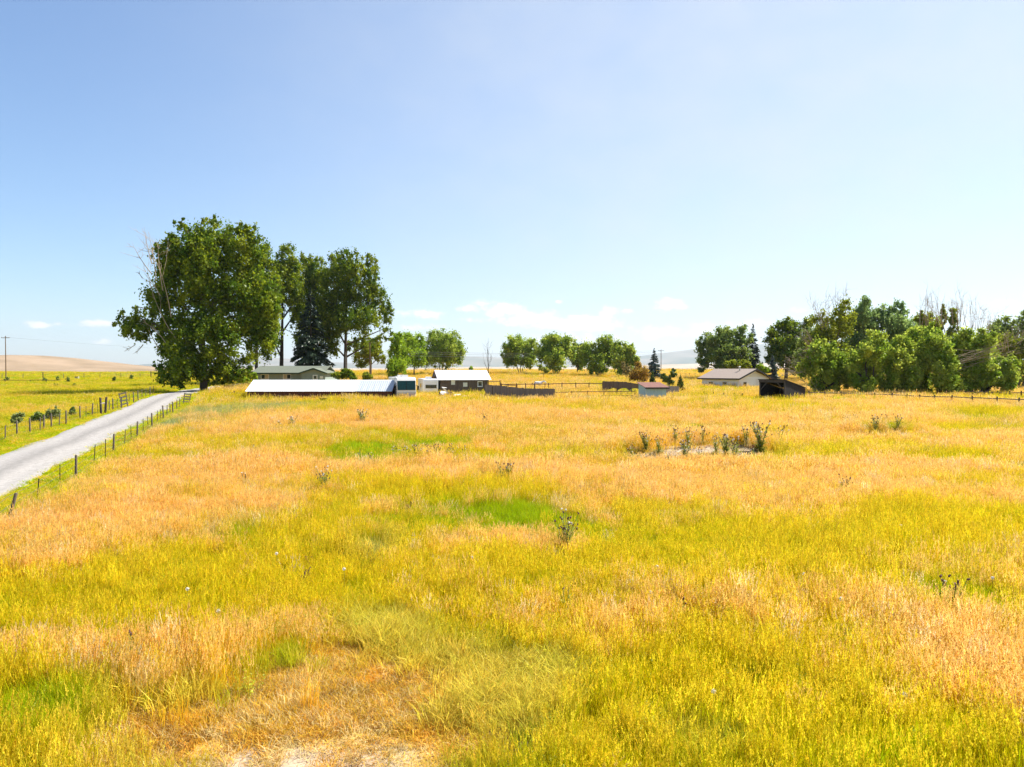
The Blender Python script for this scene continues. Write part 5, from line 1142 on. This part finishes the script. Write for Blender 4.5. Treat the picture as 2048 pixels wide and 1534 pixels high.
# single plants
thistle(652, 936, 'bushy thistle with white heads standing alone left of centre', 1, 1.05)
thistle(1010, 925, 'dark bushy thistle in the bright green patch at the centre', 4, 1.0, fl=.15)
thistle(1128, 1026, 'tall spindly thistle with many dark heads and a white one, right of centre', 1, 1.1, fl=.3)
thistle(1133, 1158, 'single purple thistle head on a thin stalk below the spindly thistle', 3, .9, n_heads=1, fl=0)
thistle(1362, 1180, 'short thistle stalk with one dark head right of the middle foreground', 3, .85, n_heads=2, fl=0)
thistle(1457, 1199, 'short thistle stalk with a dark and a pale head', 3, .8, n_heads=2, fl=.5)
thistle(1904, 1152, 'spiny green thistle with several dark heads at the right edge', 0, 1.0, fl=.1)
thistle(267, 1246, 'thistle with one white and two purple heads in the left foreground', 3, .95, fl=.35, n_heads=3)
thistle(1690, 953, 'loose group of dark thistle heads in the right middle meadow', 0, .95, fl=.15)
thistle(726, 818, 'green thistle bush in the far meadow below the motorhome', 4, 1.2, fl=.4)
thistle(686, 797, 'small upright weed in the far meadow below the long shed', 2, 1.1, fl=0)
thistle(970, 828, 'dark upright weed in the far meadow below the plank fence', 2, 1.1, fl=0)
thistle(1108, 788, 'single dark weed at the right end of the stepped plank fence', 3, 1.2, fl=0, n_heads=1)
def series(items, what, group):
    items = sorted(items)
    for i, (px_, top, v, sc) in enumerate(items): thistle(px_, top, '%s thistle from the left %s' % (ORD[i], what), v, sc, group, fl=.3)
series([(1262,890,0,.8),(1292,864,4,.95),(1318,872,0,.9),(1351,852,2,1.15),(1377,856,0,1.0),(1406,853,2,1.1),(1370,880,4,1.0),(1452,868,4,1.1),(1472,876,1,1.1),(1400,895,0,.9),(1432,872,0,.9),(1492,852,0,1.0),(1522,845,4,1.45),(1562,852,2,1.3),(1506,892,2,.9),(1338,908,2,.8)], 'on the bare heap right of centre', 'thistles on the first bare heap')
series([(1692,830,0,.9),(1712,830,2,1.0),(1751,830,0,1.15),(1775,830,2,1.0),(1797,829,0,1.0)], 'on the small heap near the right', 'thistles on the small bare heap')
series([(790,893,0,.8),(812,893,0,.85),(836,890,4,.8),(852,893,1,.9),(874,889,0,.9),(905,890,1,.85),(930,892,2,.9),(742,905,2,.8),(720,900,2,.7)], 'in the weedy patch left of centre', 'thistles in the weedy patch')
series([(540,836,2,1.0),(558,838,3,1.0),(583,833,4,.9),(508,885,3,.9),(515,905,3,.9),(487,940,3,.9)], 'in the golden grass on the left', 'thistles in the left golden grass')
# round seed clocks on thin stalks
clock = MB(); g = random.Random(9)
for i in range(110):
    v = Vector((g.gauss(0,1), g.gauss(0,1), g.gauss(0,1))).normalized(); u = v.orthogonal().normalized()*.010; w2 = v.cross(u); e = v*.042
    clock.add([e+u, e+w2, e-u, e-w2], [(0,1,2,3)]); clock.add([u*.06, -u*.06, e], [(0,1,2)])
cm = clock.mesh('seed_ball'); cm.materials.append(M['fluff']); cs = MB().tube([(0,0,-.7),(.01,0,-.3),(0,0,0)], .004, 4).mesh('stalk'); cs.materials.append(M['stalk'])
for (px_, py_, lb) in ((553,1107,'white seed clock in the upper left meadow'),(688,1138,'white seed clock above the brown dock plant'),(375,1178,'pale seed clock in the left meadow'),(437,1222,'pale seed clock low in the left meadow'),(945,1115,'white seed clock left of the spindly thistle'),
        (1314,1133,'white seed clock right of the spindly thistle'),(1302,1185,'white seed clock beside the short dark-headed stalk'),(1683,1198,'largest white seed clock in the right golden grass'),(1427,1383,'white seed clock in the lower middle grass'),(1810,1389,'white seed clock in the lower right grass'),
        (1802,1051,'white seed clock in the bright upper right grass'),(1960,1102,'white seed clock near the right edge'),(1985,1156,'faint seed clock right of the spiny green thistle'),(1608,1148,'small pale seed clock in the right middle grass')):
    X_, Y_ = unproj_h(px_, py_, .72); root = tag(empty('seed_clock', (X_, Y_, float(gz(X_, Y_)))), lb, 'seed head', 'round white seed heads')
    o = link(bpy.data.objects.new('seed_ball', cm), root); o.location = (0,0,.72); o.scale = (1.25 if 'largest' in lb else 1.0,)*3
    link(bpy.data.objects.new('stalk', cs), root).location = (0,0,.70)
# brown dock plants
for (px_, py_, lb) in ((603,1135,'rust-brown dead dock plant in the left foreground'),(626,1100,'thin brown dock stalk behind the dead dock plant'),(818,1005,'brown dock plant in the centre meadow')):
    X_, Y_ = unproj_h(px_, py_, .8); root = tag(empty('dock_plant', (X_, Y_, float(gz(X_, Y_)))), lb, 'weed', 'brown dock plants'); g = random.Random(px_); m_ = MB(); sd_ = MB()
    for s in range(5 if px_ != 626 else 2):
        tip = Vector((g.gauss(0,.12), g.gauss(0,.12), g.uniform(.6,.85))); P_ = bez(Vector((0,0,-.1)), Vector((tip.x*.2,tip.y*.2,.4)), tip, 6); m_.tube(P_, [.008]*6, 4, False)
        for j in range(120):
            q = P_[2].lerp(tip, g.random())+Vector((g.gauss(0,.022), g.gauss(0,.022), 0)); u = Vector((g.gauss(0,1),g.gauss(0,1),g.gauss(0,1))).normalized()*.012; w2 = u.orthogonal().normalized()*.012; sd_.add([q+u,q+w2,q-u,q-w2], [(0,1,2,3)])
    m_.build('stalk', M['dock'], root); sd_.build('seeds', M['dock'], root)
# ---------------------------------------------------------------- grass
def clump(name, kind, lod, seed):
    """one tuft as triangles; attributes: part (0 blade, 1 seed head), rnd (per blade)"""
    g = np.random.default_rng(seed)
    n = {0: 64, 1: 46, 2: 36}[lod]; rad = {0: .24, 1: .36, 2: .62}[lod]; wd = {0: .0042, 1: .0085, 2: .022}[lod]
    hgt = {'seed': .60, 'blade': .44, 'straw': .60, 'short': .22, 'lush': .50, 'weed': .46}[kind]
    if kind == 'short': n = int(n*1.3)
    if kind == 'weed': n = n//4
    V = []; F = []; P = []; Q = []
    c = 0
    for i in range(n):
        r = rad*math.sqrt(g.random()); a = g.random()*6.283
        bx, by = r*math.cos(a), r*math.sin(a)
        h = hgt*(.55+.6*g.random()); q = g.random()
        la = g.normal(0.4, 1.4) if kind != 'short' else g.random()*6.283
        lean = {'seed': .25, 'blade': .42, 'straw': .62, 'short': .85, 'lush': .38, 'weed': .35}[kind]*(.3+1.2*g.random())*h
        lx, ly = math.cos(la)*lean, math.sin(la)*lean
        droop = {'seed': .0, 'blade': .06, 'straw': .30, 'short': .35, 'lush': .12, 'weed': .02}[kind]*h*g.random()
        fa = g.random()*6.283; w = wd*(.6+.8*g.random())*(1.35 if kind in ('lush', 'blade') else 1.0)*(1.25 if kind == 'short' else 1)*(1.7 if kind == 'straw' else 1)
        ox, oy = math.cos(fa)*w, math.sin(fa)*w
        head = kind == 'seed' and i % 2 == 0
        if head: h *= 1.18; ox *= .7; oy *= .7
        mxp, myp, mz = bx+lx*.38, by+ly*.38, h*.56
        tx, ty, tz = bx+lx, by+ly, h-droop
        V += [(bx-ox,by-oy,-.04),(bx+ox,by+oy,-.04),(mxp-ox*.85,myp-oy*.85,mz),(mxp+ox*.85,myp+oy*.85,mz),(tx,ty,tz)]
        F += [(c,c+1,c+3),(c,c+3,c+2),(c+2,c+3,c+4)]
        P += [0]*5; Q += [q]*5; c += 5
        if kind == 'weed':                       # leafy forb: little leaves up the stem
            for j in range({0: 12, 1: 8, 2: 5}[lod]):
                f = .25+.75*g.random(); px_, py_, pz_ = bx+lx*f, by+ly*f, h*f; a3 = g.random()*6.283; L3 = .05*{0: 1, 1: 1.5, 2: 2.6}[lod]*(1.2-.6*f)
                ex, ey = math.cos(a3)*L3, math.sin(a3)*L3
                V += [(px_,py_,pz_),(px_+ex*.6-ey*.3,py_+ey*.6+ex*.3,pz_+L3*.4),(px_+ex*1.2,py_+ey*1.2,pz_+L3*.3),(px_+ex*.6+ey*.3,py_+ey*.6-ex*.3,pz_+L3*.2)]
                F += [(c,c+1,c+2),(c,c+2,c+3)]; P += [0]*4; Q += [q]*4; c += 4
        if head:
            dx, dy, dz = (tx-mxp), (ty-myp), (tz-mz); L = math.sqrt(dx*dx+dy*dy+dz*dz); dx, dy, dz = dx/L, dy/L, dz/L
            k = {0: 8, 1: 4, 2: 2}[lod]; hl = .15*(.7+.6*g.random())
            for j in range(k):
                s = hl*(j/k)*.95-.02; cx_, cy_, cz_ = tx-dx*s, ty-dy*s, tz-dz*s
                f2 = g.random()*6.283; sp = (.009+.019*(j/k))*{0: 1, 1: 1.5, 2: 2.8}[lod]; e = hl/k*.9+.008
                ex, ey = math.cos(f2)*sp, math.sin(f2)*sp
                V += [(cx_,cy_,cz_-e*.7),(cx_+ex+ey*.3,cy_+ey-ex*.3,cz_+e*.25),(cx_+ex*.2,cy_+ey*.2,cz_+e*.8)]
                F += [(c,c+1,c+2)]; P += [1]*3; Q += [q]*3; c += 3
    return mesh_np(name, np.array(V), np.array(F), {'part': P, 'rnd': Q})
gm = bpy.data.materials.new('grass_blades'); gm.use_nodes = True; t = gm.node_tree; t.nodes.clear()
def N(ty, **k):
    n = t.nodes.new(ty)
    for a, b in k.items(): setattr(n, a, b)
    return n
a1 = N('ShaderNodeAttribute', attribute_name='stem', attribute_type='INSTANCER'); a2 = N('ShaderNodeAttribute', attribute_name='head', attribute_type='INSTANCER')
ap = N('ShaderNodeAttribute', attribute_name='part'); ar = N('ShaderNodeAttribute', attribute_name='rnd')
mi = N('ShaderNodeMix', data_type='RGBA'); t.links.new(ap.outputs['Fac'], mi.inputs[0]); t.links.new(a1.outputs['Vector'], mi.inputs[6]); t.links.new(a2.outputs['Vector'], mi.inputs[7])
hs = N('ShaderNodeHueSaturation')
r1 = N('ShaderNodeMapRange'); t.links.new(ar.outputs['Fac'], r1.inputs[0]); r1.inputs[3].default_value = .482; r1.inputs[4].default_value = .518; t.links.new(r1.outputs[0], hs.inputs['Hue'])
mm = N('ShaderNodeMath', operation='MULTIPLY'); t.links.new(ar.outputs['Fac'], mm.inputs[0]); mm.inputs[1].default_value = 7.31
fr = N('ShaderNodeMath', operation='FRACT'); t.links.new(mm.outputs[0], fr.inputs[0])
r2 = N('ShaderNodeMapRange'); t.links.new(fr.outputs[0], r2.inputs[0]); r2.inputs[3].default_value = .68; r2.inputs[4].default_value = 1.22; t.links.new(r2.outputs[0], hs.inputs['Value'])
t.links.new(mi.outputs[2], hs.inputs['Color'])
df = N('ShaderNodeBsdfDiffuse'); tl = N('ShaderNodeBsdfTranslucent'); gl = N('ShaderNodeBsdfGlossy'); gl.inputs['Roughness'].default_value = .45; gl.inputs['Color'].default_value = (1,.93,.8,1)
t.links.new(hs.outputs[0], df.inputs[0]); t.links.new(hs.outputs[0], tl.inputs[0])
s1 = N('ShaderNodeMixShader'); s1.inputs[0].default_value = .45; t.links.new(df.outputs[0], s1.inputs[1]); t.links.new(tl.outputs[0], s1.inputs[2])
s2 = N('ShaderNodeMixShader'); s2.inputs[0].default_value = .012; t.links.new(s1.outputs[0], s2.inputs[1]); t.links.new(gl.outputs[0], s2.inputs[2])
oo = N('ShaderNodeOutputMaterial'); t.links.new(s2.outputs[0], oo.inputs[0])

KINDS_G = ['seed', 'blade', 'straw', 'short', 'lush', 'weed']
GC = {}
for lod in (0, 1, 2):
    col = bpy.data.collections.new('tufts_%d' % lod)
    i = 0
    for kd in KINDS_G:
        for v in range(4):
            me = clump('tuft_%d_%02d' % (lod, i), kd, lod, 1000+lod*100+i); me.materials.append(gm)
            col.objects.link(bpy.data.objects.new('tuft_%d_%02d' % (lod, i), me)); i += 1
    GC[lod] = col
def scatter(name, label, lod, X, Y, idx, scl, hs_, stem, head):
    n = len(X); Z = gz(X, Y)
    V = np.stack([X, Y, Z], 1)
    me = bpy.data.meshes.new(name); me.vertices.add(n); me.vertices.foreach_set('co', V.astype(np.float32).ravel())
    def A(nm, ty, key, data):
        at = me.attributes.new(nm, ty, 'POINT'); at.data.foreach_set(key, np.ascontiguousarray(data).ravel())
    A('pick', 'INT', 'value', idx.astype(np.int32))
    # wind-combed: tufts keep roughly one heading
    A('rot', 'FLOAT_VECTOR', 'vector', np.stack([rng.normal(0,.06,n), rng.normal(0,.06,n), rng.normal(0,1.0,n)+rng.integers(0,2,n)*rng.random(n)*6], 1).astype(np.float32))
    A('scl', 'FLOAT_VECTOR', 'vector', np.stack([scl, scl, scl*hs_], 1).astype(np.float32))
    A('stem', 'FLOAT_VECTOR', 'vector', stem.astype(np.float32)); A('head', 'FLOAT_VECTOR', 'vector', head.astype(np.float32))
    o = obj(name, me, gm)
    ng = bpy.data.node_groups.new(name+'_scatter', 'GeometryNodeTree')
    ng.interface.new_socket('Geometry', in_out='INPUT', socket_type='NodeSocketGeometry'); ng.interface.new_socket('Geometry', in_out='OUTPUT', socket_type='NodeSocketGeometry')
    gi = ng.nodes.new('NodeGroupInput'); go = ng.nodes.new('NodeGroupOutput')
    ci = ng.nodes.new('GeometryNodeCollectionInfo'); ci.inputs['Collection'].default_value = GC[lod]; ci.inputs['Separate Children'].default_value = True; ci.inputs['Reset Children'].default_value = True
    ip = ng.nodes.new('GeometryNodeInstanceOnPoints'); ip.inputs['Pick Instance'].default_value = True
    mp = ng.nodes.new('GeometryNodeMeshToPoints')
    ng.links.new(gi.outputs[0], mp.inputs[0]); ng.links.new(mp.outputs[0], ip.inputs['Points'])
    ng.links.new(ci.outputs[0], ip.inputs['Instance'])
    def at_(nm, ty):
        q = ng.nodes.new('GeometryNodeInputNamedAttribute'); q.data_type = ty; q.inputs['Name'].default_value = nm
        return q.outputs['Attribute']
    ng.links.new(at_('pick', 'INT'), ip.inputs['Instance Index'])
    er = ng.nodes.new('FunctionNodeEulerToRotation'); ng.links.new(at_('rot', 'FLOAT_VECTOR'), er.inputs[0]); ng.links.new(er.outputs[0], ip.inputs['Rotation'])
    ng.links.new(at_('scl', 'FLOAT_VECTOR'), ip.inputs['Scale'])
    ng.links.new(ip.outputs[0], go.inputs[0])
    md = o.modifiers.new('scatter', 'NODES'); md.node_group = ng
    return tag(o, label, 'grass', kind='stuff')
def sample(y0, y1, dens, wide=.84, pad=3.0):
    """random ground points in the part of the field the view takes in; dens(y) per square metre"""
    out = []
    ys = np.linspace(y0, y1, 80)
    for a, b in zip(ys[:-1], ys[1:]):
        hw = b*wide+pad; n = rng.poisson(2*hw*(b-a)*dens((a+b)/2)*GRASS_K)
        out.append(np.stack([rng.uniform(-hw, hw, n), rng.uniform(a, b, n)], 1))
    return np.vstack(out)
GRASS_K = 1.0
FOOT = globals().get('FOOT', [])                 # building footprints (centre x, y, half sizes, rotation) kept clear
def clear_of(X, Y):
    ok = np.ones(len(X), bool)
    for (cx_, cy_, hx, hy, rz) in FOOT:
        c, s = math.cos(-rz), math.sin(-rz); dx, dy = X-cx_, Y-cy_
        ok &= ~((np.abs(dx*c-dy*s) < hx) & (np.abs(dx*s+dy*c) < hy))
    return ok
def plant(lod, y0, y1, dens):
    P = sample(y0, y1, dens); X, Y = P[:,0], P[:,1]
    off, _ = road_off(X, Y)
    keep = (np.abs(off) > ROAD_W-.35+.9*rng.random(len(X))) & clear_of(X, Y)
    X, Y, off = X[keep], Y[keep], off[keep]
    W = zones(X, Y)
    left = off < -(ROAD_W+2.6)
    verge = (np.abs(off) < ROAD_W+2.6)
    bare_ = W[:,6]
    keep = rng.random(len(X)) > np.clip((bare_-.35)*.7, 0, .72)
    X, Y, W, left, verge, off = X[keep], Y[keep], W[keep], left[keep], verge[keep], off[keep]
    n = len(X)
    # plant kind by lottery over the zone weights
    w_ = W.copy(); w_[:,6] *= .6; w_ += .03
    w_ = w_**2.0
    w_[verge] = 0; w_[verge,2] = 1.0; w_[verge,1] = .8; w_[verge,0] = .12
    pz = fbm(X/7, Y/5, 21, 3)
    w_[left] = 0; w_[left,1] = 1.2; w_[left,2] = np.clip(1.0-pz[left]*1.2, 0.1, 1)*1.6; w_[left,0] = np.clip(pz[left]-.45, 0, 1)*1.4; w_[left,4] = .1
    cw = np.cumsum(w_, 1)/w_.sum(1, keepdims=True); z = (rng.random(n)[:,None] > cw).sum(1).clip(0, 6)
    kd = np.array([0, 1, 4, 3, 2, 4, 3])[z]       # zone -> tuft kind
    mixk = rng.random(n)
    kd = np.where((z == 1) & (mixk < .34), 0, kd); kd = np.where((z == 0) & (mixk < .16), 1, kd); kd = np.where((z == 4) & (mixk < .3), 1, kd)
    wd_ = (rng.random(n) < .02+.06*np.clip(fbm(X/6, Y/5, 55, 3)-.52, 0, 1)*4) & ((z < 3) | (z == 5)); kd = np.where(wd_, 5, kd)
    idx = kd*4+rng.integers(0, 4, n)
    jit = rng.normal(1, .10, (n, 1)); hue = rng.normal(0, .05, (n, 1))
    Wn = W/(W.sum(1, keepdims=True)+1e-6)
    st = (STEM[z]*.6+(Wn@STEM)*.4)*jit*np.concatenate([1+hue, 1-hue*.4, np.ones((n,1))], 1)
    hd = (HEAD[z]*.7+(Wn@HEAD)*.3)*jit
    pale_ = ((z == 3) & (rng.random(n) < .38)) | ((z == 0) & (rng.random(n) < .10))            # bleached tufts among the dry ones
    st[pale_] = np.array([.78,.62,.27])*jit[pale_]; hd[pale_] = np.array([.86,.68,.36])*jit[pale_]
    dark_ = (z == 3) & (rng.random(n) < .12); st[dark_] = np.array([.40,.24,.05])*jit[dark_]
    st[left|verge] = (STEM[z]*jit)[left|verge]
    st[wd_] = np.array([.40,.42,.03])*jit[wd_]
    scl = rng.uniform(.8, 1.25, n); hh = rng.uniform(.8, 1.2, n)*(.5+.95*fbm(X/5, Y/4, 91, 3))
    hh *= (1+.12*sstep(45, 85, Y))*(1-.6*np.clip(W[:,6]-.1, 0, 1))
    hh[left] *= .62; hh[verge] *= .5
    near_road = np.clip((np.abs(off)-ROAD_W)/2.5, .35, 1); hh *= np.where(verge, near_road+.25, 1)
    for nm, lb, q in (('meadow_grass', 'tall dry meadow grass in gold and yellow-green', ~left & ~verge), ('verge_grass', 'short green grass on the road verges', verge), ('pasture_grass', 'grazed yellow-green pasture grass beyond the road', left)):
        if q.sum() < 20: continue
        where = {0: ' close by', 1: ' in the middle of the field', 2: ' far off towards the buildings'}[lod]
        scatter(nm, lb+where, lod, X[q], Y[q], idx[q], scl[q], hh[q], st[q], hd[q])
    return n
n0 = plant(0, 6, 34, lambda y: 42)
n1 = plant(1, 34, 78, lambda y: 17*(50/y)**.6)
n2 = plant(2, 78, 170, lambda y: 5.0*(100/y)**1.0)
n3 = plant(2, 170, 330, lambda y: .9)
print('TUFTS', n0, n1, n2, n3)
